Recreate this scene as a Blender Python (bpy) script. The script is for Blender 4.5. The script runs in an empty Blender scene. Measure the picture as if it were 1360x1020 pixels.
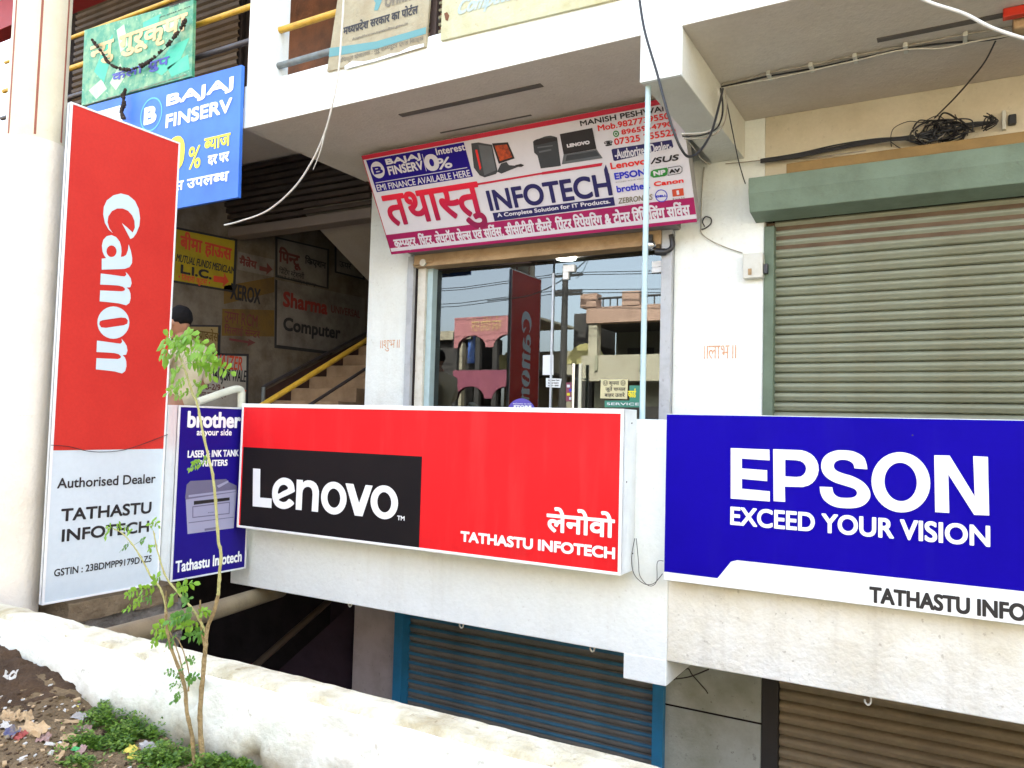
import bpy, bmesh, math, random
from mathutils import Vector, Matrix, noise
random.seed(7)
R_ = math.radians
scene = bpy.context.scene
COL = scene.collection
# ------------------------------------------------------------------ camera
YAW, PITCH, ROLL, FPX = 0.51807705, 0.05212538, -0.02686414, 1036.39
MR = Matrix.Rotation(YAW, 3, 'Z') @ Matrix.Rotation(PITCH, 3, 'X') @ Matrix.Rotation(ROLL, 3, 'Y')
right, fwd, up = MR.col[0].copy(), MR.col[1].copy(), MR.col[2].copy()
cam_data = bpy.data.cameras.new('camera')
cam = bpy.data.objects.new('camera', cam_data); COL.objects.link(cam)
M4 = Matrix.Identity(4)
for i in range(3):
    M4[i][0] = right[i]; M4[i][1] = up[i]; M4[i][2] = -fwd[i]
cam.matrix_world = M4
cam_data.sensor_width = 36; cam_data.lens = 36 * FPX / 1360
cam_data.clip_start = 0.05; cam_data.clip_end = 2000
scene.camera = cam
# ------------------------------------------------------------------ world, sun, exposure
SUN_EL, SUN_AZ = 46, 14          # azimuth: clockwise from +Y; the sun stands behind the building, which shades its own front
world = bpy.data.worlds.new('World'); scene.world = world; world.use_nodes = True
wn = world.node_tree; wn.nodes.clear()
sky = wn.nodes.new('ShaderNodeTexSky'); sky.sky_type = 'NISHITA'; sky.sun_disc = False
sky.sun_elevation = R_(SUN_EL); sky.sun_rotation = R_(SUN_AZ)
sky.air_density = 1.0; sky.dust_density = 4.0; sky.ozone_density = 1.0
bgn = wn.nodes.new('ShaderNodeBackground'); bgn.inputs['Strength'].default_value = 0.13
won = wn.nodes.new('ShaderNodeOutputWorld')
hs = wn.nodes.new('ShaderNodeHueSaturation'); hs.inputs['Saturation'].default_value = 0.55
wn.links.new(sky.outputs[0], hs.inputs['Color'])
wn.links.new(hs.outputs[0], bgn.inputs['Color']); wn.links.new(bgn.outputs[0], won.inputs['Surface'])
sd = bpy.data.lights.new('sun', 'SUN'); sd.energy = 3.2; sd.angle = R_(0.6); sd.color = (1.0, 0.95, 0.86)
sun = bpy.data.objects.new('sun', sd); COL.objects.link(sun)
az = R_(SUN_AZ); el = R_(SUN_EL)
tosun = Vector((math.sin(az) * math.cos(el), math.cos(az) * math.cos(el), math.sin(el)))
sun.rotation_euler = tosun.to_track_quat('Z', 'Y').to_euler()
sun.location = tosun * 30
scene.view_settings.view_transform = 'Standard'; scene.view_settings.look = 'None'
scene.view_settings.gamma = 1; scene.view_settings.use_curve_mapping = False
scene.view_settings.exposure = 3.45
scene.render.engine = 'CYCLES'
scene.cycles.max_bounces = 8; scene.cycles.diffuse_bounces = 4; scene.cycles.glossy_bounces = 4
scene.cycles.transmission_bounces = 6; scene.cycles.transparent_max_bounces = 12
# ------------------------------------------------------------------ pixel rays (photograph is 1360 x 1020)
def ray(x, y):
    return right * ((x - 680) / FPX) + fwd - up * ((y - 510) / FPX)
def PY(x, y, Y): r = ray(x, y); return r * (Y / r.y)
def PX(x, y, X): r = ray(x, y); return r * (X / r.x)
def PZ(x, y, Z): r = ray(x, y); return r * (Z / r.z)
# ------------------------------------------------------------------ materials
MATS = {}
def mat(name, col, rough=0.6, col2=None, nscale=3.0, namt=0.5, bump=0.0, bscale=60.0, spec=0.5, metal=0.0,
        speck=0.0, speck_col=(0.12, 0.09, 0.06), streak=0.0, streak_col=(0.25, 0.2, 0.13), vstretch=1.0, grain=0.06, coat=0.0, mud=0.0):
    if name in MATS: return MATS[name]
    m = bpy.data.materials.new(name); m.use_nodes = True; nt = m.node_tree; N = nt.nodes; L = nt.links
    b = N['Principled BSDF']
    b.inputs['Roughness'].default_value = rough; b.inputs['Metallic'].default_value = metal
    b.inputs['Specular IOR Level'].default_value = spec
    if coat: b.inputs['Coat Weight'].default_value = coat; b.inputs['Coat Roughness'].default_value = 0.12
    tc = N.new('ShaderNodeTexCoord')
    def noise_n(scale, detail, sz=1.0, off=0.0):
        mp = N.new('ShaderNodeMapping'); mp.inputs['Scale'].default_value = (1, 1, sz)
        mp.inputs['Location'].default_value = (off, off * .7, off * .3)
        L.new(tc.outputs['Object'], mp.inputs['Vector'])
        n = N.new('ShaderNodeTexNoise'); n.inputs['Scale'].default_value = scale; n.inputs['Detail'].default_value = detail
        n.inputs['Roughness'].default_value = 0.62
        L.new(mp.outputs[0], n.inputs['Vector']); return n
    def ramp(src, lo, hi):
        r = N.new('ShaderNodeMapRange'); r.inputs['From Min'].default_value = lo; r.inputs['From Max'].default_value = hi
        L.new(src, r.inputs['Value']); return r.outputs['Result']
    def mix(fac, a, bcol, mult=1.0):
        mx = N.new('ShaderNodeMix'); mx.data_type = 'RGBA'
        if mult != 1.0:
            mm = N.new('ShaderNodeMath'); mm.operation = 'MULTIPLY'; mm.inputs[1].default_value = mult
            L.new(fac, mm.inputs[0]); fac = mm.outputs[0]
        L.new(fac, mx.inputs['Factor'])
        if isinstance(a, tuple): mx.inputs['A'].default_value = (*a, 1)
        else: L.new(a, mx.inputs['A'])
        mx.inputs['B'].default_value = (*bcol, 1)
        return mx.outputs['Result']
    c2 = col2 or tuple(c * 0.8 for c in col)
    n1 = noise_n(nscale, 6, vstretch)
    cur = mix(ramp(n1.outputs['Fac'], 0.42, 0.68), tuple(col), c2, namt)
    if grain:
        n3 = noise_n(nscale * 22, 3, 1.0, 5.0)
        cur = mix(ramp(n3.outputs['Fac'], 0.35, 0.75), cur, tuple(c * 0.55 for c in col), grain * 2)
    if streak:
        n2 = noise_n(7, 5, 0.12, 9.0)
        cur = mix(ramp(n2.outputs['Fac'], 0.52, 0.72), cur, streak_col, streak)
    if speck:
        n4 = noise_n(26, 4, 1.0, 3.0)
        cur = mix(ramp(n4.outputs['Fac'], 0.64, 0.70), cur, speck_col, speck)
    if mud:
        sx = N.new('ShaderNodeSeparateXYZ'); L.new(tc.outputs['Object'], sx.inputs[0]); nm = noise_n(6, 6, 1.0, 12.0)
        ml = N.new('ShaderNodeMath'); ml.operation = 'MULTIPLY_ADD'; ml.inputs[1].default_value = -mud * 2.2; L.new(nm.outputs['Fac'], ml.inputs[0]); L.new(sx.outputs['Z'], ml.inputs[2])
        mrn = N.new('ShaderNodeMapRange'); mrn.inputs['From Min'].default_value = 0.02; mrn.inputs['From Max'].default_value = -mud; L.new(ml.outputs[0], mrn.inputs['Value'])
        cur = mix(mrn.outputs['Result'], cur, (.20, .16, .09), .85)
    L.new(cur, b.inputs['Base Color'])
    rr = N.new('ShaderNodeMapRange'); rr.inputs['To Min'].default_value = max(0.02, rough - 0.08); rr.inputs['To Max'].default_value = min(1, rough + 0.1)
    L.new(n1.outputs['Fac'], rr.inputs['Value']); L.new(rr.outputs[0], b.inputs['Roughness'])
    if bump:
        nb = noise_n(bscale, 8, 1.0, 1.0); nb2 = noise_n(bscale * .12, 3, 1.0, 2.0)
        ad = N.new('ShaderNodeMath'); ad.operation = 'MULTIPLY_ADD'; ad.inputs[1].default_value = 2.5
        L.new(nb2.outputs['Fac'], ad.inputs[0]); L.new(nb.outputs['Fac'], ad.inputs[2])
        bp = N.new('ShaderNodeBump'); bp.inputs['Strength'].default_value = bump; bp.inputs['Distance'].default_value = 0.02
        L.new(ad.outputs[0], bp.inputs['Height']); L.new(bp.outputs[0], b.inputs['Normal'])
    MATS[name] = m; return m

def emit_mat(name, col, s):
    m = bpy.data.materials.new(name); m.use_nodes = True; b = m.node_tree.nodes['Principled BSDF']
    b.inputs['Base Color'].default_value = (.8, .8, .8, 1)
    b.inputs['Emission Color'].default_value = (*col, 1); b.inputs['Emission Strength'].default_value = s
    MATS[name] = m; return m

def glass_mat(name, refl=0.4, tint=(.5, .55, .55)):
    m = bpy.data.materials.new(name); m.use_nodes = True; nt = m.node_tree; nt.nodes.clear()
    o = nt.nodes.new('ShaderNodeOutputMaterial'); g = nt.nodes.new('ShaderNodeBsdfGlossy'); t = nt.nodes.new('ShaderNodeBsdfTransparent')
    g.inputs['Roughness'].default_value = 0.0; g.inputs['Color'].default_value = (.84, .89, .90, 1)
    t.inputs['Color'].default_value = (*tint, 1)
    mx = nt.nodes.new('ShaderNodeMixShader'); mx.inputs[0].default_value = refl
    nt.links.new(t.outputs[0], mx.inputs[1]); nt.links.new(g.outputs[0], mx.inputs[2]); nt.links.new(mx.outputs[0], o.inputs[0])
    MATS[name] = m; return m

def grad_mat(name, ctop, cbot, z0, z1, rough=.35):
    """printed vertical colour blend of a lettering (flat print)"""
    m = bpy.data.materials.new(name); m.use_nodes = True; nt = m.node_tree; N = nt.nodes; L = nt.links
    b = N['Principled BSDF']; b.inputs['Roughness'].default_value = rough
    tc = N.new('ShaderNodeTexCoord'); sp = N.new('ShaderNodeSeparateXYZ'); mr = N.new('ShaderNodeMapRange')
    mr.inputs['From Min'].default_value = z0; mr.inputs['From Max'].default_value = z1
    mx = N.new('ShaderNodeMix'); mx.data_type = 'RGBA'; mx.inputs['A'].default_value = (*cbot, 1); mx.inputs['B'].default_value = (*ctop, 1)
    L.new(tc.outputs['Object'], sp.inputs[0]); L.new(sp.outputs['Z'], mr.inputs['Value']); L.new(mr.outputs[0], mx.inputs['Factor'])
    L.new(mx.outputs['Result'], b.inputs['Base Color']); MATS[name] = m; return m

white = mat('white_plaster', (.82, .855, .82), .75, (.74, .755, .70), 2.2, .7, .25, 45, .3, speck=.22, speck_col=(.4, .36, .3), streak=.10, streak_col=(.45, .40, .30))
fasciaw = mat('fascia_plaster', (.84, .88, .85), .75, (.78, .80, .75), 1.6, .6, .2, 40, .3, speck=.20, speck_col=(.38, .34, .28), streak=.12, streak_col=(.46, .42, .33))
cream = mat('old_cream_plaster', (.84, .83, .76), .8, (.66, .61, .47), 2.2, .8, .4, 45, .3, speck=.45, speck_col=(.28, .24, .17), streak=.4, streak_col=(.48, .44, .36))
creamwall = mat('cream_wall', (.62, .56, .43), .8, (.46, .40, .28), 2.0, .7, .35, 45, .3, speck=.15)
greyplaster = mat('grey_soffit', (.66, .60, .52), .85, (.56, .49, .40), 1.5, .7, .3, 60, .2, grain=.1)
beamgrey = mat('beam_paint', (.68, .68, .60), .8, (.60, .59, .50), 2.5, .7, .3, 60, .2)
concrete = mat('concrete', (.30, .27, .23), .95, (.13, .11, .085), 7, .9, 1.0, 40, .2, grain=.2, speck=.4, speck_col=(.35, .32, .28))
concretebrown = mat('stained_concrete', (.24, .18, .11), .95, (.13, .09, .05), 5, .9, .8, 40, .2, grain=.2)
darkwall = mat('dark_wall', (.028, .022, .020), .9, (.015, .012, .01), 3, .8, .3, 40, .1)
hallwall = mat('hall_wall', (.16, .135, .105), .9, (.075, .057, .038), 3, .9, .3, 30, .2, speck=.35, speck_col=(.2, .17, .12), streak=.3, streak_col=(.09, .06, .035))
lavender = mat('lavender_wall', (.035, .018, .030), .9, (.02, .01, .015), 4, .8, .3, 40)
pierpaint = mat('pier_paint', (.58, .51, .50), .85, (.42, .36, .33), 4, .8, .3, 50, speck=.3)
pierpaint2 = mat('pier_paint_green', (.55, .58, .51), .85, (.36, .37, .27), 2.5, .9, .3, 50, speck=.45, speck_col=(.08, .06, .04))
rust = mat('rust_brown', (.16, .058, .02), .8, (.06, .028, .014), 2.5, .9, .3, 40)
alu = mat('aluminium', (.50, .54, .58), .42, (.4, .43, .46), 6, .6, .1, 60, .5, metal=.35)
alu_w = mat('white_frame_metal', (.70, .74, .74), .45, (.58, .60, .60), 8, .6, .08, 60)
framewhite = mat('sign_frame_white', (.82, .83, .82), .4, (.7, .7, .68), 10, .4)
header = mat('ochre_header', (.45, .31, .17), .7, (.3, .19, .09), 6, .8, .3, 60)
greyguide = mat('grey_guide', (.45, .47, .49), .5, (.33, .34, .35), 9, .7, .1, 60, speck=.3)
whiteguide = mat('cream_guide', (.68, .66, .58), .5, (.5, .46, .36), 9, .7, .1, 60, speck=.35, speck_col=(.3, .17, .06))
greenbox = mat('shutter_box_green', (.17, .235, .175), .7, (.12, .16, .115), 4, .8, .2, 60, speck=.2)
greenbox_d = mat('shutter_guide_green', (.13, .18, .125), .7, (.09, .12, .08), 5, .8, .2, 60, speck=.2)
greenslat = mat('slat_sage', (.26, .28, .205), .45, (.19, .19, .125), 1.3, .9, .12, 40, .5, grain=.1, speck=.28, speck_col=(.2, .13, .06), streak=.25, streak_col=(.30, .25, .15))
brownslat = mat('slat_brown', (.40, .32, .20), .55, (.28, .22, .14), 1.6, .9, .15, 40, .5, grain=.12, speck=.25)
blueslat = mat('slat_blue', (.06, .24, .40), .5, (.03, .12, .2), 3, .8, .1, 40)
dustslat = mat('slat_dust', (.26, .25, .225), .8, (.19, .185, .17), 3, .8, .15, 60, grain=.15)
blueguide = mat('guide_blue', (.03, .25, .48), .45, (.03, .18, .34), 6, .7, .1, 40)
ochre = mat('ochre_ledge', (.26, .16, .05), .7, (.18, .11, .035), 5, .8, .2, 40)
stairc = mat('stair_stone', (.42, .28, .16), .8, (.26, .16, .085), 4, .8, .3, 40)
soffit2 = mat('flight_soffit', (.30, .27, .235), .85, (.24, .21, .18), 1.5, .7, .2, 50)
yellowp = mat('yellow_paint', (.62, .37, .035), .5, (.42, .22, .03), 14, .7, .1, 60, speck=.35, speck_col=(.2, .1, .03))
greyp = mat('grey_pipe_paint', (.16, .19, .19), .5, (.12, .10, .08), 12, .8, .1, 60, speck=.3)
darkp = mat('dark_pipe_paint', (.06, .055, .06), .5, (.05, .03, .02), 10, .8)
pvc = mat('pvc_pipe', (.27, .215, .125), .55, (.17, .13, .075), 5, .8, .15, 40, grain=.1)
palepipe = mat('pale_blue_pipe', (.42, .56, .58), .4, (.35, .46, .47), 10, .6, .08, 60)
creampipe = mat('cream_pipe', (.60, .60, .48), .45, (.5, .48, .36), 10, .6)
red_l = mat('vinyl_red', (.78, .016, .020), .45, (.60, .012, .016), 1.1, .9, .16, 3, .12, grain=.05, streak=.06, streak_col=(.6, .25, .22))
red_c = mat('vinyl_red_dull', (.57, .034, .024), .5, (.50, .025, .019), 2.5, .6, .1, 14, .2, grain=.1)
black_v = mat('vinyl_black', (.008, .006, .007), .6, (.013, .009, .009), 2, .8, .05, 20, .15, grain=.03)
blue_e = mat('vinyl_blue', (.006, .0006, .30), .6, (.004, .0004, .23), 1.0, .9, .14, 3, .06, grain=.06, streak=.07, streak_col=(.05, .04, .32))
blue_b = mat('vinyl_navy', (.011, .003, .20), .55, (.009, .002, .16), 2, .8, .05, 8, .2, grain=.03)
white_v = mat('vinyl_white', (.84, .86, .86), .4, (.78, .80, .80), 2, .4, grain=.01)
pale_v = mat('vinyl_pale', (.60, .68, .72), .45, (.54, .62, .66), 1.2, .7, .1, 14, .4, grain=.05)
pale_ink = mat('print_pale', (.56, .68, .72), .45, (.54, .65, .69), 3, .4, grain=.02)
ink = mat('print_black', (.015, .013, .014), .5, (.02, .02, .02), 4, .3, grain=0)
navy = mat('print_navy', (.012, .010, .09), .45, (.012, .010, .08), 4, .3, grain=0)
ink_red = mat('print_red', (.72, .02, .015), .45, (.6, .02, .02), 4, .3, grain=0)
ink_blue = mat('print_blue', (.02, .03, .5), .45, (.02, .03, .45), 4, .3, grain=0)
ink_green = mat('print_green', (.02, .22, .03), .45, (.02, .2, .03), 4, .3, grain=0)
maroon = mat('print_maroon', (.33, .004, .085), .45, (.29, .004, .08), 2, .4, grain=0)
crimson = mat('print_crimson', (.50, .008, .035), .45, (.42, .008, .03), 2, .4, grain=0)
signwhite = mat('flex_white', (.64, .62, .66), .42, (.60, .58, .62), 1.2, .5, .05, 6, .4, grain=.03)
darkgrey = mat('print_dark_grey', (.035, .04, .045), .45, (.05, .055, .06), 6, .6, grain=0)
midgrey = mat('print_mid_grey', (.11, .12, .13), .45, (.08, .09, .1), 6, .6, grain=0)
lilacgrey = mat('print_lilac_grey', (.33, .33, .46), .45, (.28, .28, .4), 4, .5, grain=0)
lilacdark = mat('print_lilac_dark', (.15, .14, .22), .45, (.13, .12, .2), 4, .5, grain=0)
orange_g = mat('print_orange_glow', (.5, .07, .01), .5, (.08, .01, .01), 30, .9, grain=0)
blue_ba = mat('flex_blue', (.04, .17, .62), .45, (.025, .11, .5), 1.2, .9, .05, 6, .4, grain=.04)
yellow_v = mat('print_yellow', (.75, .66, .02), .45, (.7, .6, .02), 4, .3, grain=0)
cyan_v = mat('print_cyan', (.1, .45, .7), .45, None, 4, .3, grain=0)
banner = mat('dirty_flex', (.38, .34, .23), .7, (.29, .24, .15), 5, .8, .3, 30, .2, speck=.2, streak=.25, streak_col=(.3, .24, .13))
banner2 = mat('dirty_flex_pale', (.50, .50, .34), .7, (.42, .37, .18), 3, .9, .3, 30, .2, speck=.25, speck_col=(.3, .12, .04), streak=.2, streak_col=(.42, .35, .15))
teal = mat('print_teal', (.10, .27, .28), .6, (.13, .28, .27), 8, .6, grain=.1)
faded = mat('print_faded', (.16, .14, .1), .7, (.3, .26, .17), 20, .8, grain=0)
fadedblue = mat('print_faded_blue', (.35, .45, .45), .7, (.5, .52, .4), 20, .8, grain=0)
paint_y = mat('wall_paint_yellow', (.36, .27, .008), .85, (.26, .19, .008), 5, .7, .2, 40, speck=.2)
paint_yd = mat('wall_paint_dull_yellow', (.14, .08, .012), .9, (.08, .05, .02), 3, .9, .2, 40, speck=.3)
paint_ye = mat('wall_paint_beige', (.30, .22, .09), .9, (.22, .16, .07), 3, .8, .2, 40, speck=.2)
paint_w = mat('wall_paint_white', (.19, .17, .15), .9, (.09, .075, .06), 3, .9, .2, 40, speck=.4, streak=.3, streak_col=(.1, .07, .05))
paint_w2 = mat('wall_paint_white_fresh', (.36, .34, .30), .9, (.26, .23, .18), 3, .9, .2, 40, speck=.3)
p_black = mat('sign_paint_black', (.012, .012, .016), .8, (.03, .03, .03), 9, .8)
p_red = mat('sign_paint_red', (.24, .025, .02), .8, (.15, .02, .02), 9, .8)
p_orange = mat('sign_paint_orange', (.55, .06, .02), .8, (.4, .05, .02), 9, .8)
p_dull = mat('sign_paint_maroon', (.12, .02, .02), .8, (.1, .04, .03), 9, .8)
wpaint = mat('faint_orange_paint', (.62, .28, .12), .8, (.75, .6, .45), 30, .9, grain=0)
flexg = mat('leaf_print_green', (.05, .27, .15), .5, (.30, .46, .24), 9, 1.0, .05, 10, .4, speck=.5, speck_col=(.62, .75, .45), grain=.1)
flexg2 = mat('leaf_print_bright', (.03, .42, .26), .5, (.10, .5, .3), 5, .8, grain=0)
flexg3 = mat('leaf_print_pale', (.50, .66, .38), .5, (.35, .58, .35), 5, .8, grain=0)
gold = mat('print_gold', (.62, .42, .16), .5, (.66, .52, .3), 5, .8, grain=0)
violet = mat('print_violet', (.045, .05, .34), .5, (.1, .12, .4), 12, .5, grain=0)
dried = mat('dried_leaf', (.03, .018, .012), .9, (.06, .035, .02), 30, .8, .4, 80)
redbeam = mat('red_beam_paint', (.28, .012, .015), .6, (.2, .01, .012), 4, .7)
redplastic = mat('red_plastic', (.6, .03, .01), .4, None, 4, .5)
colcream = mat('column_cream', (.66, .60, .44), .6, (.6, .53, .36), 3, .6, .2, 50, speck=.15, speck_col=(.35, .3, .2))
colpink = mat('column_distemper', (.78, .71, .60), .65, (.66, .58, .46), 2.5, .7, .25, 50, .3, speck=.2, speck_col=(.5, .42, .33))
stripe = mat('column_stripe', (.30, .09, .05), .7, (.22, .07, .04), 12, .7)
wallwhite = mat('lime_washed_wall', (.82, .85, .82), .85, (.62, .68, .63), 3.6, .9, .35, 40, .2, speck=.45, speck_col=(.30, .27, .20), grain=.08, mud=.11)
walltop = mat('lime_wash_stained', (.70, .68, .54), .9, (.36, .30, .17), 5.5, .9, .9, 28, .2, speck=.6, speck_col=(.22, .17, .09), grain=.2)
soil = mat('soil', (.23, .165, .095), .95, (.11, .075, .042), 4, .9, 1.0, 60, .15, grain=.4, speck=.5, speck_col=(.05, .032, .018))
soildark = mat('soil_dark', (.085, .052, .03), .95, (.035, .022, .014), 6, .9, 1.0, 60, .2, grain=.4, speck=.4, speck_col=(.16, .1, .05))
asphalt = mat('asphalt', (.055, .053, .05), .9, (.08, .074, .065), 3, .8, .5, 120, .2, grain=.3)
cable_k = mat('cable_black', (.012, .012, .014), .45, None, 5, .3, grain=0)
cable_w = mat('cable_white', (.62, .60, .54), .5, (.5, .45, .36), 20, .7, grain=0)
cable_g = mat('cable_grey', (.36, .33, .27), .6, (.24, .2, .14), 20, .7, grain=0)
plastic_w = mat('plastic_white', (.62, .62, .56), .4, (.5, .48, .4), 12, .6)
black_p = mat('plastic_black', (.02, .02, .022), .35, None, 5, .3, grain=0)
chrome = mat('chrome', (.7, .72, .74), .18, None, 5, .2, metal=1.0, grain=0)
bark = mat('bark', (.40, .30, .15), .9, (.20, .14, .065), 30, .9, .8, 90, .2, grain=.3)
barkg = mat('green_stem', (.44, .43, .17), .7, (.30, .26, .10), 30, .8, .5, 90, .3, grain=.2)
def leaf_mat(name, c1, c2):
    m = mat(name, c1, .5, c2, 18, .9, .1, 80, .4, grain=.05)
    b = m.node_tree.nodes['Principled BSDF']; b.inputs['Transmission Weight'].default_value = 0.0
    b.inputs['Subsurface Weight'].default_value = 0.0
    nt = m.node_tree; out = [n for n in nt.nodes if n.type == 'OUTPUT_MATERIAL'][0]
    tr = nt.nodes.new('ShaderNodeBsdfTranslucent'); tr.inputs[0].default_value = (c1[0] * 1.3, c1[1] * 1.3, c1[2], 1)
    mx = nt.nodes.new('ShaderNodeMixShader'); mx.inputs[0].default_value = .4
    nt.links.new(b.outputs[0], mx.inputs[1]); nt.links.new(tr.outputs[0], mx.inputs[2]); nt.links.new(mx.outputs[0], out.inputs[0])
    return m
leafg = leaf_mat('leaf_bright', (.22, .42, .035), (.13, .32, .03))
leafd = leaf_mat('leaf_mid', (.11, .27, .045), (.06, .18, .03))
weedg = leaf_mat('weed_green', (.13, .25, .03), (.20, .29, .05))
weedd = leaf_mat('weed_dark', (.06, .14, .022), (.09, .17, .035))
skin = mat('skin', (.36, .165, .09), .55, (.29, .13, .07), 8, .5, .1, 80)
hairm = mat('black_hair', (.006, .005, .005), .8, (.010, .008, .008), 60, .8, .3, 150, .15)
shirtm = mat('khaki_shirt', (.62, .54, .37), .85, (.54, .45, .29), 10, .7, .3, 60)
jeans = mat('blue_grey_trousers', (.20, .25, .33), .85, (.15, .19, .26), 10, .7, .3, 80)
belt = mat('belt_leather', (.03, .02, .015), .5, None, 10, .4)
glassm = glass_mat('shop_glass', .09, (.36, .39, .38))
doorglass = glass_mat('door_glass', .11, (.42, .48, .46))
lampm = emit_mat('lamp_glow', (1, .97, .9), 5.0)
roomwall = mat('shop_room_wall', (.10, .06, .055), .8, (.07, .045, .04), 1.5, .7)
roomfloor = mat('shop_room_floor', (.12, .1, .08), .5, None, 2, .5)
salmon = mat('salmon_paint', (.42, .27, .20), .85, (.3, .19, .14), 1.2, .8, .2, 20, speck=.5, speck_col=(.15, .09, .06), streak=.5, streak_col=(.2, .12, .08))
opp_cream = mat('opposite_cream_paint', (.42, .38, .28), .85, (.32, .28, .2), 1.2, .8, .2, 20, streak=.5, streak_col=(.25, .2, .12))
opp_shade = mat('opposite_verandah_wall', (.30, .29, .20), .85, (.24, .23, .16), 1.2, .8)
opp_dark = mat('opposite_dark', (.05, .045, .04), .9, (.03, .03, .03), 2, .8)
opp_yellow = mat('opposite_yellow', (.42, .37, .15), .85, (.35, .3, .12), 2, .7)
pinkp = mat('pink_cloth', (.48, .20, .20), .8, (.38, .14, .15), 3, .8, .2, 10)
magenta = mat('magenta_cloth', (.26, .07, .10), .8, (.2, .05, .09), 2, .8, .2, 10)
opp_blue = mat('opposite_blue_sign', (.03, .1, .4), .6, (.3, .4, .5), 8, .6)
greenprint = mat('poster_green', (.03, .2, .14), .5, (.05, .3, .2), 8, .7)
paper = mat('paper_white', (.72, .76, .78), .8, (.66, .7, .72), 4, .5, .1, 20)
papery = mat('paper_yellowed', (.64, .60, .36), .8, (.56, .52, .3), 6, .6, .2, 20)
violet_s = mat('sticker_violet', (.10, .07, .42), .4, (.12, .09, .5), 4, .6, grain=0)

# ------------------------------------------------------------------ mesh builder
class MB:
    def __init__(s): s.v = []; s.f = []; s.mi = []; s.sm = []
    def add(s, vs, fs, mi=0, smooth=False):
        k = len(s.v); s.v += [tuple(v) for v in vs]
        for f in fs: s.f.append(tuple(i + k for i in f)); s.mi.append(mi); s.sm.append(smooth)
        return s
    def box(s, x0, x1, y0, y1, z0, z1, mi=0):
        vs = [(x, y, z) for x in (x0, x1) for y in (y0, y1) for z in (z0, z1)]
        return s.add(vs, [(0, 1, 3, 2), (4, 6, 7, 5), (0, 4, 5, 1), (2, 3, 7, 6), (0, 2, 6, 4), (1, 5, 7, 3)], mi)
    def obox(s, c, ax, ay, az, mi=0):
        c = Vector(c); vs = [c + ax * i + ay * j + az * k for i in (-1, 1) for j in (-1, 1) for k in (-1, 1)]
        return s.add(vs, [(0, 1, 3, 2), (4, 6, 7, 5), (0, 4, 5, 1), (2, 3, 7, 6), (0, 2, 6, 4), (1, 5, 7, 3)], mi)
    def prism(s, pts, d, mi=0):
        """polygon pts (3D) extruded along vector d"""
        n = len(pts); d = Vector(d)
        vs = [Vector(p) for p in pts] + [Vector(p) + d for p in pts]
        fs = [tuple(range(n))[::-1], tuple(range(n, 2 * n))] + [(i, (i + 1) % n, n + (i + 1) % n, n + i) for i in range(n)]
        return s.add(vs, fs, mi)
    def tube(s, pts, r, n=8, mi=0, cap=True):
        pts = [Vector(p) for p in pts]; m = len(pts)
        rs = r if isinstance(r, (list, tuple)) else [r] * m
        vs = []; prev = None
        for i, p in enumerate(pts):
            t = (pts[min(i + 1, m - 1)] - pts[max(i - 1, 0)])
            t = t.normalized() if t.length > 1e-9 else Vector((0, 0, 1))
            if prev is None:
                a = t.cross(Vector((0, 0, 1)));
                if a.length < .1: a = t.cross(Vector((1, 0, 0)))
                a.normalize()
            else:
                a = (prev - t * prev.dot(t)).normalized()
            prev = a; b = t.cross(a)
            for k in range(n):
                q = 2 * math.pi * k / n; vs.append(p + (a * math.cos(q) + b * math.sin(q)) * rs[i])
        fs = [(i * n + k, i * n + (k + 1) % n, (i + 1) * n + (k + 1) % n, (i + 1) * n + k) for i in range(m - 1) for k in range(n)]
        s.add(vs, fs, mi, True)
        if cap:
            s.add(vs[:n], [tuple(range(n))[::-1]], mi); s.add(vs[-n:], [tuple(range(n))], mi)
        return s
    def lathe(s, c, prof, n=32, mi=0, axis=None):
        """profile [(r, h)] about the axis through c"""
        c = Vector(c); ax = (axis or Vector((0, 0, 1))).normalized(); a = ax.orthogonal().normalized(); b = ax.cross(a)
        vs = [c + ax * h + (a * math.cos(2 * math.pi * k / n) + b * math.sin(2 * math.pi * k / n)) * r for r, h in prof for k in range(n)]
        m = len(prof)
        fs = [(i * n + k, i * n + (k + 1) % n, (i + 1) * n + (k + 1) % n, (i + 1) * n + k) for i in range(m - 1) for k in range(n)]
        s.add(vs, fs, mi, True); s.add(vs[:n], [tuple(range(n))[::-1]], mi); s.add(vs[-n:], [tuple(range(n))], mi)
        return s
    def grid(s, fn, nu, nv, mi=0, smooth=True):
        vs = [fn(i / nu, j / nv) for i in range(nu + 1) for j in range(nv + 1)]
        fs = [(i * (nv + 1) + j, (i + 1) * (nv + 1) + j, (i + 1) * (nv + 1) + j + 1, i * (nv + 1) + j + 1) for i in range(nu) for j in range(nv)]
        return s.add(vs, fs, mi, smooth)

ROOTLOC = {}
def root_loc(p):
    while p is not None and p.parent is not None: p = p.parent
    return Vector(p.location) if p is not None else Vector((0, 0, 0))

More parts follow.
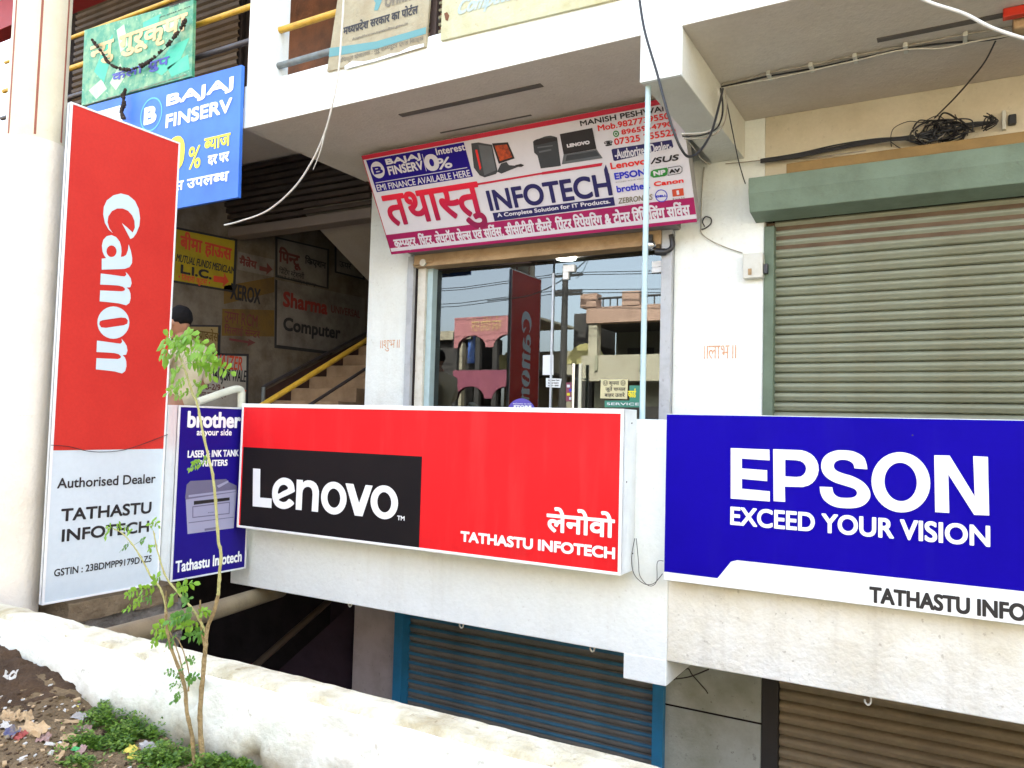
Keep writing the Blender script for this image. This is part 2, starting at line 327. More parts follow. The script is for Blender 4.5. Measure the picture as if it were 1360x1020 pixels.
def obj(name, mb, m, parent=None, bevel=0.0, label=None, kind=None, origin=None):
    me = bpy.data.meshes.new(name)
    L = root_loc(parent) if parent else Vector(origin or (0, 0, 0))
    me.from_pydata([tuple(Vector(v) - L) for v in mb.v], [], mb.f)
    for mm in (m if isinstance(m, (list, tuple)) else [m]): me.materials.append(mm)
    me.polygons.foreach_set('material_index', mb.mi); me.polygons.foreach_set('use_smooth', mb.sm)
    me.update()
    bm = bmesh.new(); bm.from_mesh(me); bmesh.ops.recalc_face_normals(bm, faces=bm.faces); bm.to_mesh(me); bm.free()
    o = bpy.data.objects.new(name, me); COL.objects.link(o)
    if parent: o.parent = parent
    else: o.location = L
    if bevel:
        b = o.modifiers.new('bevel', 'BEVEL'); b.width = bevel; b.segments = 2; b.limit_method = 'ANGLE'
    if label: o['label'] = label
    if kind: o['kind'] = kind
    return o
def link_mesh(name, me, parent, label=None):
    o = bpy.data.objects.new(name, me); COL.objects.link(o); o.parent = parent
    if label: o['label'] = label
    return o
def thing(name, label, cat, loc, group=None):
    o = bpy.data.objects.new(name, None); COL.objects.link(o); o.location = loc
    o['label'] = label; o['category'] = cat
    if group: o['group'] = group
    return o
def tag(o, label, cat, group=None):
    o['label'] = label; o['category'] = cat
    if group: o['group'] = group
    return o
def struct(name, mb, m, bevel=0.0, origin=None):
    o = obj(name, mb, m, None, bevel, origin=origin); o['kind'] = 'structure'; return o
def spline(pts, n=6):
    """Catmull-Rom through 3D points"""
    P = [Vector(p) for p in pts]; out = []
    for i in range(len(P) - 1):
        a = P[max(i - 1, 0)]; b = P[i]; c = P[i + 1]; d = P[min(i + 2, len(P) - 1)]
        for k in range(n):
            t = k / n
            out.append(.5 * ((2 * b) + (c - a) * t + (2 * a - 5 * b + 4 * c - d) * t * t + (3 * b - a - 3 * c + d) * t ** 3))
    out.append(P[-1]); return out

# ------------------------------------------------------------------ lettering (flat vinyl cut shapes)
def text_tris(s, res=4):
    c = bpy.data.curves.new('t', 'FONT'); c.body = s; c.resolution_u = res
    o = bpy.data.objects.new('t', c)
    me = bpy.data.meshes.new_from_object(o)
    v = [(p.co.x, p.co.y) for p in me.vertices]; f = [tuple(p.vertices) for p in me.polygons]
    bpy.data.objects.remove(o); bpy.data.curves.remove(c); bpy.data.meshes.remove(me)
    return v, f
def clip_right(v, f, xc):
    bm = bmesh.new(); vs = [bm.verts.new((x, y, 0)) for x, y in v]
    for q in f:
        try: bm.faces.new([vs[i] for i in q])
        except ValueError: pass
    bmesh.ops.bisect_plane(bm, geom=bm.verts[:] + bm.edges[:] + bm.faces[:], plane_co=(xc, 0, 0), plane_no=(1, 0, 0), clear_outer=True)
    bm.verts.index_update(); v2 = [(w.co.x, w.co.y) for w in bm.verts]; f2 = [tuple(w.index for w in q.verts) for q in bm.faces]
    bm.free(); return v2, f2
NOBAR = set('टठडढदरहछङक फ')
def shape(s, res=4):
    """layout of a line with the joined Devanagari forms (half letters, reph, rakar, short i)"""
    if not any('\u0900' <= ch <= '\u097f' for ch in s): return text_tris(s, res)
    V = []; F = []; x = 0.0; i = 0; HAL = '\u094d'
    def put(v, f, dx):
        k = len(V); V.extend((a + dx, b) for a, b in v); F.extend(tuple(q + k for q in g) for g in f)
    while i < len(s):
        ch = s[i]
        if ch == ' ': x += .28; i += 1; continue
        if not ('\u0904' <= ch <= '\u0939'):
            v, f = text_tris(ch, res); xm = max(a for a, b in v); put(v, f, x + .03); x += xm + .06; i += 1; continue
        cons = [ch]; i += 1
        while i + 1 < len(s) and s[i] == HAL and '\u0904' <= s[i + 1] <= '\u0939':
            cons.append(s[i + 1]); i += 2
        marks = ''
        while i < len(s) and ('\u0901' <= s[i] <= '\u0903' or '\u093a' <= s[i] <= '\u094d'): marks += s[i]; i += 1
        reph = len(cons) > 1 and cons[0] == 'र'
        if reph: cons = cons[1:]
        rak = len(cons) > 1 and cons[-1] == 'र'
        if rak: cons = cons[:-1]
        if 'ि' in marks:
            marks = marks.replace('ि', ''); v, f = text_tris('ि', res)
            xn = min(a for a, b in v)
            vb, _ = text_tris('ा', res); put(v, f, x); x += max(a for a, b in vb) - .015
        for c in cons[:-1]:
            if c in NOBAR:
                v, f = text_tris(c + HAL, res); put(v, f, x); x += max(a for a, b in v) - .012
            else:
                v, f = text_tris(c, res); xm = max(a for a, b in v); v, f = clip_right(v, f, xm - .188); put(v, f, x); x += xm - .20
        base = cons[-1]
        v, f = text_tris(base, res); xm = max(a for a, b in v)
        v, f = text_tris(base + marks, res); put(v, f, x)
        if rak:
            bx = x + xm - .17; put([(bx, .22), (bx - .21, .0), (bx - .21, .11), (bx, .33)], [(0, 3, 2, 1)], 0)
        xx = max(a for a, b in v) if any(m in marks for m in 'ाीोौॉ') else xm
        if reph:
            v, f = text_tris('क\u0947', res); vk, _ = text_tris('क', res); top = max(b for a, b in vk)
            bx = x + xx - .145
            put([(bx, top), (bx - .12, top + .12), (bx - .07, top + .24), (bx + .05, top + .22), (bx + .05, top + .16), (bx - .03, top + .17), (bx - .05, top + .12), (bx + .05, top)], [(0, 1, 6, 7), (1, 2, 5, 6), (2, 3, 4, 5)], 0)
        x += xx - .012
    return V, F
def curve_fill(loops):
    c = bpy.data.curves.new('c', 'CURVE'); c.dimensions = '2D'; c.fill_mode = 'BOTH'
    for lp in loops:
        sp = c.splines.new('POLY'); sp.points.add(len(lp) - 1)
        for q, (a, b) in zip(sp.points, lp): q.co = (a, b, 0, 1)
        sp.use_cyclic_u = True
    o = bpy.data.objects.new('c', c); me = bpy.data.meshes.new_from_object(o)
    v = [(p.co.x, p.co.y) for p in me.vertices]; f = [tuple(p.vertices) for p in me.polygons]
    bpy.data.objects.remove(o); bpy.data.curves.remove(c); bpy.data.meshes.remove(me)
    return v, f
class Board:
    """a flat surface: origin, in-plane axes u (to the right) and v (up); n towards the viewer"""
    def __init__(s, o, u, v, thing_=None):
        s.o = Vector(o); s.u = Vector(u).normalized(); s.v = Vector(v).normalized(); s.n = s.u.cross(s.v).normalized(); s.t = thing_; s.k = 0
    def uv(s, p):
        r = ray(*p); t = s.o.dot(s.n) / r.dot(s.n); q = r * t - s.o; return (q.dot(s.u), q.dot(s.v))
    def at(s, a, b, h=0.0): return s.o + s.u * a + s.v * b + s.n * h
    def _mk(s, name, V, F, m, h, w=0.0, label=None, parent=None, wn=7):
        mb = MB(); offs = [(0, 0)]
        if w > .003: wn = 12
        for k in range(wn if w else 0):
            ca, sa = math.cos(2 * math.pi * k / wn), math.sin(2 * math.pi * k / wn); q = (abs(ca) ** 5 + abs(sa) ** 5) ** -.2; offs.append((w * ca * q, w * sa * q))
        for j, (da, db) in enumerate(offs):
            mb.add([s.at(a + da, b + db, h + j * .00006) for a, b in V], F)
        me_ob = obj(name, mb, m, parent or s.t, label=label)
        return me_ob
    def text(s, txt, bl, tr, m, w=0.0, h=None, name='lettering', label=None, slant=0.0, res=4, parent=None, rot=0, cap=None):
        """fit the ink of txt between two photo points (bottom-left, top-right); w = extra stroke radius in m"""
        V, F = shape(txt, res)
        if rot == 90: V = [(y, -x) for x, y in V]
        if slant: V = [(x + slant * y, y) for x, y in V]
        x0 = min(a for a, b in V); x1 = max(a for a, b in V); y0 = min(b for a, b in V); y1 = max(b for a, b in V)
        a0, b0 = s.uv(bl); a1, b1 = s.uv(tr)
        a0 += w; a1 -= w; b0 += w; b1 -= w
        V = [(a0 + (x - x0) / (x1 - x0) * (a1 - a0), b0 + (y - y0) / (y1 - y0) * (b1 - b0)) for x, y in V]
        return s._mk(name, V, F, m, h if h is not None else .003, w, label, parent)
    def poly(s, name, loops, m, h=.002, label=None, parent=None):
        if isinstance(loops[0][0], (int, float)): loops = [loops]
        V, F = curve_fill([[s.uv(p) for p in lp] for lp in loops])
        return s._mk(name, V, F, m, h, 0, label, parent)
    def rect(s, name, a0, b0, a1, b1, m, h=.002, label=None, parent=None):
        return s._mk(name, [(a0, b0), (a1, b0), (a1, b1), (a0, b1)], [(0, 1, 2, 3)], m, h, 0, label, parent)
    def ellipse(s, name, c, p_on, m, h=.002, ring=0, parent=None, n=28):
        a, b = s.uv(c); a1, b1 = s.uv(p_on); r = math.hypot(a1 - a, b1 - b)
        lp = [[(a + r * math.cos(2 * math.pi * k / n), b + r * math.sin(2 * math.pi * k / n)) for k in range(n)]]
        if ring: lp.append([(a + (r - ring) * math.cos(2 * math.pi * k / n), b + (r - ring) * math.sin(2 * math.pi * k / n)) for k in range(n)])
        V, F = curve_fill(lp); return s._mk(name, V, F, m, h, 0, None, parent)
    def panel(s, name, a0, b0, a1, b1, d, m, h=0.0, bevel=0.003, parent=None, label=None):
        """box whose front face lies at height h, depth d behind it"""
        mb = MB(); pts = [s.at(a0, b0, h - d), s.at(a1, b0, h - d), s.at(a1, b1, h - d), s.at(a0, b1, h - d)]
        mb.prism(pts, s.n * d); return obj(name, mb, m, parent or s.t, bevel, label)
    def frame(s, a0, b0, a1, b1, w, d, m, h=.006):
        """border strips round a face"""
        for q in ((a0, b0, a1, b0 + w), (a0, b1 - w, a1, b1), (a0, b0 + w, a0 + w, b1 - w), (a1 - w, b0 + w, a1, b1 - w)):
            s.panel('frame_strip', *q, d, m, h, .0015)

# ================================================================== SETTING
F1, F0, GZ = 4.15, 5.67, -1.27
ZS = 2.26     # soffit of the first-floor slab
# street side ground to the horizon
mb = MB(); mb.add([(-400, -400, GZ - .02), (400, -400, GZ - .02), (400, 2.1, GZ - .02), (-400, 2.1, GZ - .02)], [(0, 1, 2, 3)]); struct('ground', mb, soil)
mb = MB(); mb.add([(-400, -5.2, GZ - .012), (400, -5.2, GZ - .012), (400, .2, GZ - .012), (-400, .2, GZ - .012)], [(0, 1, 2, 3)]); struct('road', mb, asphalt)
def soil_h(x, y):
    k = max(0, min(1, (-2.75 - x) / 1.2)); b = max(0, min(1, (y - 1.25) / .8))
    h = .15 * k * k * (3 - 2 * k) * b
    h += .022 * noise.noise(Vector((x * 5, y * 5, 0))) + .012 * noise.noise(Vector((x * 17, y * 17, 3))) + .006 * noise.noise(Vector((x * 45, y * 45, 7)))
    e = min(1, (y - .5) / .3); return GZ + (h + .004) * max(0, e) - .008 * (1 - e)
mb = MB(); mb.grid(lambda u, v: (-6 + 7 * u, .5 + 1.6 * v, soil_h(-6 + 7 * u, .5 + 1.6 * v)), 420, 110); struct('soil_verge', mb, soil)
mb = MB()
def sd_(u, v):
    x = -4.6 + 1.72 * u; y = 1.60 + .5 * v
    e = min(u * 6, (1 - u) * 2.2, v * 4, 1); e = max(0, e)
    return (x, y, soil_h(x, y) - .02 + .034 * e + .02 * e * noise.noise(Vector((x * 21, y * 21, 0))))
mb.grid(sd_, 130, 50); struct('dug_earth', mb, soildark)
# pit in front of the basement shops
mb = MB(); mb.box(-9, 9, 2.2, 9.6, -4.2, -4.05); struct('basement_floor', mb, mat('pale_bounce_floor', (.45, .40, .33), .9, (.3, .26, .2), 3, .8, .3, 40))  # floor colour made pale to bounce light onto the basement front
# ------------------------------------------------------------------ low street wall
def street_wall():
    mb = MB(); prof = [(2.055, -1.6), (2.06, -1.27), (2.075, -1.05), (2.085, -.998), (2.11, -.974), (2.17, -.968), (2.225, -.972), (2.25, -.99), (2.255, -1.1), (2.255, -4.1)]
    xs = [-12 + i * .03 for i in range(int(17 / .03) + 1)]; n = len(prof); vs = []
    P = []
    for i in range(n - 1):
        k = 1 if i in (8,) else (6 if i in (0, 1) else 4)
        for j in range(k): t = j / k; P.append((prof[i][0] + (prof[i + 1][0] - prof[i][0]) * t, prof[i][1] + (prof[i + 1][1] - prof[i][1]) * t))
    P.append(prof[-1]); n = len(P)
    for x in xs:
        for (y, z) in P:
            pit = max(0, noise.noise(Vector((x * 6.5, y * 6.5, z * 9 + 4))) - .42) * .16 * (1 if x < -2.2 else .5)
            d = -pit + noise.noise(Vector((x * 3, y * 3, z * 3))) * .012 + noise.noise(Vector((x * 14, y * 14, z * 14))) * .006 + noise.noise(Vector((x * 40, y * 40, z * 40))) * .003
            vs.append((x, y - d * (1 if z > -2 else 0), z + d * (1 if z > -1.2 else 0)))
    fs = []; mi = []
    for i in range(len(xs) - 1):
        for j in range(n - 1):
            fs.append((i * n + j, (i + 1) * n + j, (i + 1) * n + j + 1, i * n + j + 1)); mi.append(1 if -1.0 < P[j][1] and P[j][0] > 2.09 else 0)
    mb.add(vs, fs, 0, True); mb.mi = mi
    o = obj('street_wall', mb, [wallwhite, walltop], None, origin=(-3, 2.15, GZ))
    return tag(o, 'low lime-washed wall with a rough stained top running along the roadside', 'wall')
street_wall()
# ================================================================== MAIN BUILDING
B = thing('commercial_building', 'white two-storey shopping complex with raised walkway, shutters and open stair hall', 'building', (-3, F0, GZ))
def part(name, boxes, m, parent=B, bevel=.006, label=None, kind=None):
    mb = MB()
    for b in boxes: mb.box(*b)
    return obj(name, mb, m, parent, bevel, label, kind)
# upper slab
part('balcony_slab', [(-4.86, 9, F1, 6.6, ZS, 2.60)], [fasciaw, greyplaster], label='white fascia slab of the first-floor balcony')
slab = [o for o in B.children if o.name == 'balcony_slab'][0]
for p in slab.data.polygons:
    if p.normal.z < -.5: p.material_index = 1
part('balcony_post', [(-4.85, -4.60, F1 + .012, 4.35, 2.60, 5.6)], fasciaw)
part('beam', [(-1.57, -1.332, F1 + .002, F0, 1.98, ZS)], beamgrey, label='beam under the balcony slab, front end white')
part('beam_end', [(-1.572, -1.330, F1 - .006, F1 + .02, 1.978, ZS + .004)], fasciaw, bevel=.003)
part('beam', [(-1.606, -1.36, F1 - .004, F0, -1.385, -1.245)], fasciaw, label='beam under the walkway')
# soffit grooves
gr = mat('groove_dark', (.12, .105, .09), .9)
def groove(a, b, w, m=gr):
    A = PZ(*a, ZS); Bp = PZ(*b, ZS); mb = MB(); mb.box(A.x, Bp.x, A.y - w / 2, A.y + w / 2, ZS - .006, ZS - .001); obj('soffit_groove_shade', mb, m, B)  # thin dark strip; the shade of a recessed groove is in its colour
groove((532, 153), (724, 116), .05); groove((585, 176), (705, 152), .015); groove((1165, 53), (1335, 18), .05)
# pilasters
part('pilaster', [(-4.82, -4.33, F0, 6.1, -4.1, ZS)], white, label='white pilaster left of the glass shopfront')
part('pilaster', [(-1.85, -1.19, F0, 6.1, -1.25, ZS)], white, label='white pilaster between the glass shopfront and the sage shutter')
part('basement_pier', [(-4.835, -4.315, F0 - .012, 6.1, -4.1, -1.25)], pierpaint, label='pinkish-grey basement pier')
part('basement_pier', [(-1.865, -1.175, F0 - .012, 6.1, -4.1, -1.25)], pierpaint2, label='grey-green basement pier between the two basement shutters')
part('pier_joint', [(-1.867, -1.173, F0 - .016, F0 - .01, -2.02, -2.008)], darkwall, bevel=0)
# walkway: parapets and slab
part('parapet', [(-4.77, -1.36, F1, 4.28, -1.25, .05)], fasciaw, label='freshly whitewashed walkway parapet')
part('parapet', [(-1.36, 9, F1 + .001, 4.28, -1.25, .048)], cream, label='old cream walkway parapet with dirt streaks')
part('walkway_slab', [(-4.77, 9, 4.28, 6.2, -1.25, -1.10)], greyplaster)
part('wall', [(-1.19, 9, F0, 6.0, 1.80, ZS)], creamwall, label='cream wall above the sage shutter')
part('wall', [(-4.33, -1.85, F0 + .03, 6.0, 1.50, ZS)], white, label='wall behind the tilted shop sign')
# upper floor
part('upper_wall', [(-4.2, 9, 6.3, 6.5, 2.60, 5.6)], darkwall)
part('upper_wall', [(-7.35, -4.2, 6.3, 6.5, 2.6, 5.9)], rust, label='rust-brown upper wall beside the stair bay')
part('roof_slab', [(-12, 9, 3.9, 10, 5.9, 6.1)], greyplaster)  # unseen slab, added to block light from above
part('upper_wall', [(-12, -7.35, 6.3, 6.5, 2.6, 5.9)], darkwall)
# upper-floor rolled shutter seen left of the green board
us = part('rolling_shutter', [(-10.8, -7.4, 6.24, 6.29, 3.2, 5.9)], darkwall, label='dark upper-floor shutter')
smb = MB(); smb.add([(0, -.0, 0), (0, -.03, .02), (0, -.035, .06), (0, -.006, .085), (3.35, 0, 0), (3.35, -.03, .02), (3.35, -.035, .06), (3.35, -.006, .085)], [(0, 4, 5, 1), (1, 5, 6, 2), (2, 6, 7, 3)])
sm_ = obj('slat', smb, mat('slat_dark', (.09, .06, .035), .6, (.05, .035, .02), 3, .8), us, origin=None)
sm_.data.transform(Matrix.Translation(B.location)); sm_.location = Vector((-10.78, 6.24, 3.2)) - B.location
for i in range(1, 30):
    c = sm_.copy(); COL.objects.link(c); c.parent = us; c.location = Vector((-10.78, 6.24, 3.2 + .09 * i)) - B.location
part('red_beam', [(-12, -5.1, 5.0, 5.2, 4.72, 5.1)], redbeam)
part('sun_stop_wall', [(-1.17, 9, 5.86, 6.0, -4.1, 1.79)], darkwall, bevel=0)  # unseen walls added to stop sun leaking through behind the shutters
part('sun_stop_wall', [(-4.3, -1.87, 5.86, 6.0, -4.1, -1.26)], darkwall, bevel=0)
part('sun_stop_wall', [(-12, 9, 9.82, 10, -4.1, 5.89)], darkwall, bevel=0)
# ------------------------------------------------------------------ round column
CX, CY = -4.953, 2.648
mb = MB(); mb.lathe((CX, CY, 0), [(.1605, -4.05), (.1605, 1.64), (.159, 1.655)], 40); col = obj('round_column', mb, colpink, B, label='round front column, whitewashed below and cream with red stripes above')
mb = MB(); mb.lathe((CX, CY, 0), [(.158, 1.655), (.158, 6.0)], 40); obj('column_shaft', mb, colcream, col)
for k, a in enumerate(range(0, 360, 60)):
    an = R_(a - 30); c = Vector((CX + .158 * math.cos(an), CY + .158 * math.sin(an), 0)); t = Vector((-math.sin(an), math.cos(an), 0)); n = Vector((math.cos(an), math.sin(an), 0))
    mb = MB(); mb.obox(c + Vector((0, 0, 3.86)), t * .0065, n * .002, Vector((0, 0, 2.19))); obj('stripe', mb, stripe, col)
for z in (.86, -.02):
    mb = MB(); mb.lathe((CX, CY, 0), [(.1605, z - .003), (.1618, z - .001), (.1618, z + .001), (.1605, z + .003)], 40); obj('plaster_joint', mb, colpink, col)
# ------------------------------------------------------------------ landing under the tall red sign
def rough_box(name, x0, x1, y0, y1, z0, z1, m, amp=.02, seg=.04, parent=B, label=None):
    bm = bmesh.new(); bmesh.ops.create_cube(bm, size=1)
    bmesh.ops.scale(bm, vec=(x1 - x0, y1 - y0, z1 - z0), verts=bm.verts); bmesh.ops.translate(bm, vec=((x0 + x1) / 2, (y0 + y1) / 2, (z0 + z1) / 2), verts=bm.verts)
    for ax, ln in ((0, x1 - x0), (1, y1 - y0), (2, z1 - z0)):
        n = int(ln / seg); 
        for i in range(1, n):
            co = [x0, y0, z0]; co[ax] += ln * i / n; no = [0, 0, 0]; no[ax] = 1
            bmesh.ops.bisect_plane(bm, geom=bm.verts[:] + bm.edges[:] + bm.faces[:], plane_co=co, plane_no=no)
    for v in bm.verts:
        p = v.co.copy()
        v.co += Vector((noise.noise(p * 9), noise.noise(p * 9 + Vector((5, 5, 5))), noise.noise(p * 9 + Vector((9, 1, 4))))) * amp + Vector((noise.noise(p * 31), noise.noise(p * 31 + Vector((5, 5, 5))), noise.noise(p * 31 + Vector((9, 1, 4))))) * amp * .5
    mb = MB(); bm.verts.index_update(); mb.add([v.co for v in bm.verts], [tuple(v.index for v in f.verts) for f in bm.faces]); bm.free()
    return obj(name, mb, m, parent, label=label)
rough_box('landing_slab', -6.4, -4.64, 2.83, 3.60, -1.27, -1.15, concretebrown, .012, .05)
rough_box('landing_block', -6.3, -4.68, 2.88, 3.66, -1.75, -1.27, concrete, .03, .05, label='rough broken concrete under the landing')
part('hall_floor', [(-7.0, -4.84, 3.62, 9.5, -1.10, -.88)], stairc)
part('landing_slab', [(-7.4, -6.4, 2.83, 3.6, -1.27, -1.15)], concretebrown)
# ------------------------------------------------------------------ stair hall
XW = -6.8
part('hall_wall', [(XW - .2, XW, 3.5, 9.6, -1.10, 2.62)], hallwall, bevel=0, label='stained side wall of the stair hall with painted signs')
part('hall_wall', [(XW, -4.3, 9.5, 9.7, -1.10, 2.62)], darkwall, bevel=0)
part('hall_wall', [(-4.84, -4.7, 6.1, 9.5, -1.1, 2.62)], soffit2, bevel=0)
part('hall_ceiling', [(XW - .3, -4.865, 4.7, 9.6, 2.62, 2.75)], greyplaster)
for i in range(9):
    z = 2.60 - i * .062
    part('lintel_slat', [(XW, -4.83, 5.5 + i * .022, 5.70, z - .045, z)], mat('lintel_wood', (.05, .035, .025), .8, (.03, .02, .015), 5, .8), bevel=.004)
part('lintel_moulding', [(XW, -4.83, 5.67, 5.85, 1.93, 2.03)], mat('moulding', (.16, .13, .11), .8), bevel=.012)
# flight going up behind the pilaster: sloped slab whose soffit shows
mb = MB(); A = Vector((-5.75, 5.72, 2.09)); E_ = Vector((-5.75, 9.2, 2.09 - .5 * 3.48))
mb.prism([A, E_, E_ + Vector((0, 0, .2)), A + Vector((0, 0, .2))], (.95, 0, 0)); obj('stair_flight', mb, soffit2, B, .005, label='sloping underside of the upper stair flight')
# lower flight
st = part('staircase', [(XW, -5.8, 5.2, 5.25, -.88, -.87)], stairc, bevel=0, label='lower stair flight rising along the painted wall')
for i in range(15):
    y = 4.65 + i * .29
    part('step', [(XW + .002, -5.8, y + .002, y + .32, -.88, -.88 + .155 * (i + 1))], stairc, st, .008)
def rail(pts, r, m, name='handrail', parent=st, n=10, label=None):
    mb = MB(); mb.tube(pts, r, n); return obj(name, mb, m, parent, label=label)
a = PX(352, 536, -5.78); b = PX(490, 450, -5.78)
rail([a - (b - a) * .1, b + (b - a) * 1.2], .028, yellowp, label='yellow painted handrail')
a2 = PX(405, 542, -5.78); b2 = PX(490, 487, -5.78)
rail([a2 - (b2 - a2) * .3, b2 + (b2 - a2)], .018, darkp)
a = PX(350, 514, XW + .05); b = PX(490, 440, XW + .05)
rail([a, b + (b - a)], .02, darkp, 'wall_rail'); rail([a - Vector((0, 0, .8)), a], .022, greyp, 'rail_post')
mb = MB(); p0, p1, p2, p3 = PX(349, 520, XW), PX(490, 446, XW), PX(490, 540, XW), PX(349, 560, XW)
d = (p1 - p0) * .8
mb.prism([p0, p1 + d, p2 + d, p3], (.006, 0, 0)); obj('dado', mb, mat('dado_paint', (.07, .03, .02), .9, (.04, .02, .015), 4, .8), B)

# painted signs on the hall wall: a board at X = XW
W = Board((XW, 6, 0), (0, 1, 0), (0, 0, 1))
W.n = Vector((1, 0, 0)); W.t = B
def wall_sign(name, q, m, border, label, bw=.03):
    """q: four photo points TL TR BR BL"""
    o = W.poly(name, q, m, .003, label=label); o.name = name
    if border:
        u = [Vector(W.uv(p)) for p in q]; c = sum(u, Vector((0, 0))) / 4
        inn = [p + (c - p).normalized() * bw * 1.4 for p in u]
        V, F = curve_fill([[tuple(p) for p in u], [tuple(p) for p in inn]]); W._mk('border', V, F, border, .005, 0, None, o)
    return o
def wt(o, s, bl, tr, m, w=.006, **k): W.text(s, bl, tr, m, w * .42, .006, parent=o, res=3, **k)
s1 = wall_sign('painted_sign', [(222, 299), (315, 318), (312, 389), (222, 374)], paint_y, p_black, 'yellow painted insurance office sign with black border and red arrow')
wt(s1, 'बीमा हाऊस', (238, 333), (308, 324), p_orange, .014)
wt(s1, 'MUTUAL FUNDS MEDICLAIM', (233, 347), (312, 355), p_black, .004, slant=.3)
wt(s1, 'L.I.C.', (239, 363), (281, 360), p_black, .015)
wt(s1, '• तिवारी कुटर्स •', (236, 374), (279, 370), p_orange, .004)
W.poly('arrow', [(283, 366), (297, 368), (297, 362), (303.5, 374), (295, 381), (296, 376), (283, 374)], p_orange, .006, parent=s1)
s2 = wall_sign('painted_sign', [(316, 334), (364, 345), (363, 368), (315, 358)], paint_w, None, 'white strip sign with maroon lettering and outlined arrow')
wt(s2, 'मैत्रेय', (317, 352), (341, 344), p_dull, .012)
W.poly('arrow', [(344, 353), (354, 355.5), (354, 349), (361.5, 358), (353, 365), (353.5, 361), (344, 359)], p_dull, .006, parent=s2)
s3 = wall_sign('painted_sign', [(365, 314), (437, 331), (436, 384), (365, 368)], paint_w, p_black, 'white painted tailor sign with black border')
wt(s3, 'पिन्टू', (369, 353), (400, 335), p_dull, .018)
wt(s3, 'क्रिएशन', (404, 352), (433, 346), p_black, .010)
wt(s3, 'प्रिंटिंग स्टेशनरी', (370, 363), (404, 362), p_black, .003); wt(s3, 'शाप नं. 7 कॉम्प्लेक्स बुरहानपुर', (368, 370), (420, 376), p_black, .003)
s4 = wall_sign('painted_sign', [(366, 371), (484, 396), (484, 478), (365, 461)], paint_w, None, 'large white painted computer shop sign, worn at its right')
W.poly('border', [(365, 371), (368, 372), (367, 458), (440, 467), (440, 471), (364, 462)], p_black, .005, parent=s4)
wt(s4, 'Sharma', (375, 407), (435, 399), p_red, .020); wt(s4, 'UNIVERSAL', (439, 415), (478, 413), p_dull, .005)
wt(s4, 'Computer', (375, 444), (452, 434), p_black, .018)
s5 = wall_sign('painted_sign', [(444, 326), (484, 335), (484, 372), (444, 362)], paint_w, p_black, 'small dark bordered painted sign under the sloping flight')
wt(s5, 'ऊपर', (450, 354), (466, 351), p_black, .004)
s6 = wall_sign('painted_sign', [(297, 380), (364, 368), (364, 388), (297, 404)], paint_yd, None, 'faded yellow patch reading xerox'); wt(s6, 'XEROX', (305, 397), (346, 384), p_black, .012)
s7 = wall_sign('painted_sign', [(295, 410), (364, 412), (364, 447), (294, 446)], paint_yd, None, 'faded yellow painted sign with brown lettering and a long arrow below')
wt(s7, 'उमंग RCM', (297, 428), (342, 416), p_dull, .004); wt(s7, 'सिलाई सेन्टर', (297, 444), (345, 437), p_dull, .004)
W.poly('arrow', [(304, 449), (330, 453), (329, 450), (339, 455), (328, 460), (329, 456), (304, 452)], p_dull, .006, parent=s7)
s8 = wall_sign('painted_sign', [(230, 431), (293, 432), (292, 470), (230, 469)], paint_ye, p_black, 'beige painted enterprise sign with thin black border', )
wt(s8, 'सन्टरप्राइजेस', (244, 450), (290, 438), paint_yd, .006)
s9 = wall_sign('painted_sign', [(250, 468), (330, 470), (329, 545), (250, 545)], paint_w2, p_black, 'white painted shop sign with red and black lettering behind the person', )
wt(s9, 'HOWAIZER', (262, 487), (322, 474), p_orange, .006, slant=.15); wt(s9, 'RAJESH KHANJUR WALE', (246, 507), (327, 492), p_black, .006, slant=.12)
wt(s9, '• B-2/9 •', (266, 517), (298, 511), p_dull, .004); wt(s9, 'गुरुकृपा काम्प्लेक्स', (256, 528), (300, 520), p_dull, .003)
W.poly('arrow', [(316, 511), (327, 519), (318, 527), (319, 522), (310, 519), (317, 517)], p_orange, .006, parent=s9)
# ------------------------------------------------------------------ basement: lavender side wall, dark cave, pipe rail
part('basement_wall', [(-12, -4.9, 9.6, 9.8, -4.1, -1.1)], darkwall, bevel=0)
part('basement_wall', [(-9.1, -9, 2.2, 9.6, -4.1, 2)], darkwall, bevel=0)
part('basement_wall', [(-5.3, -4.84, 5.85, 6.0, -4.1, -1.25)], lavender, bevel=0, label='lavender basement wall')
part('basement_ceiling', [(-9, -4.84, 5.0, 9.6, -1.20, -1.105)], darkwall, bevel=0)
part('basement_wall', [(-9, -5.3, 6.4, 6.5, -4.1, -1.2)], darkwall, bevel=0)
mb = MB(); mb.tube([PY(330, 892, 4.6), PY(437, 798, 5.6)], .03, 8); obj('basement_handrail', mb, mat('rusty_rail', (.07, .045, .025), .7), B)
mb = MB(); p = [PY(370, 890, 5.5), PY(470, 800, 5.8)]
mb.prism([p[0], p[1], p[1] - Vector((0, 0, 2)), p[0] - Vector((0, 0, 2))], (0, .25, 0)); obj('basement_stair_side', mb, lavender, B)
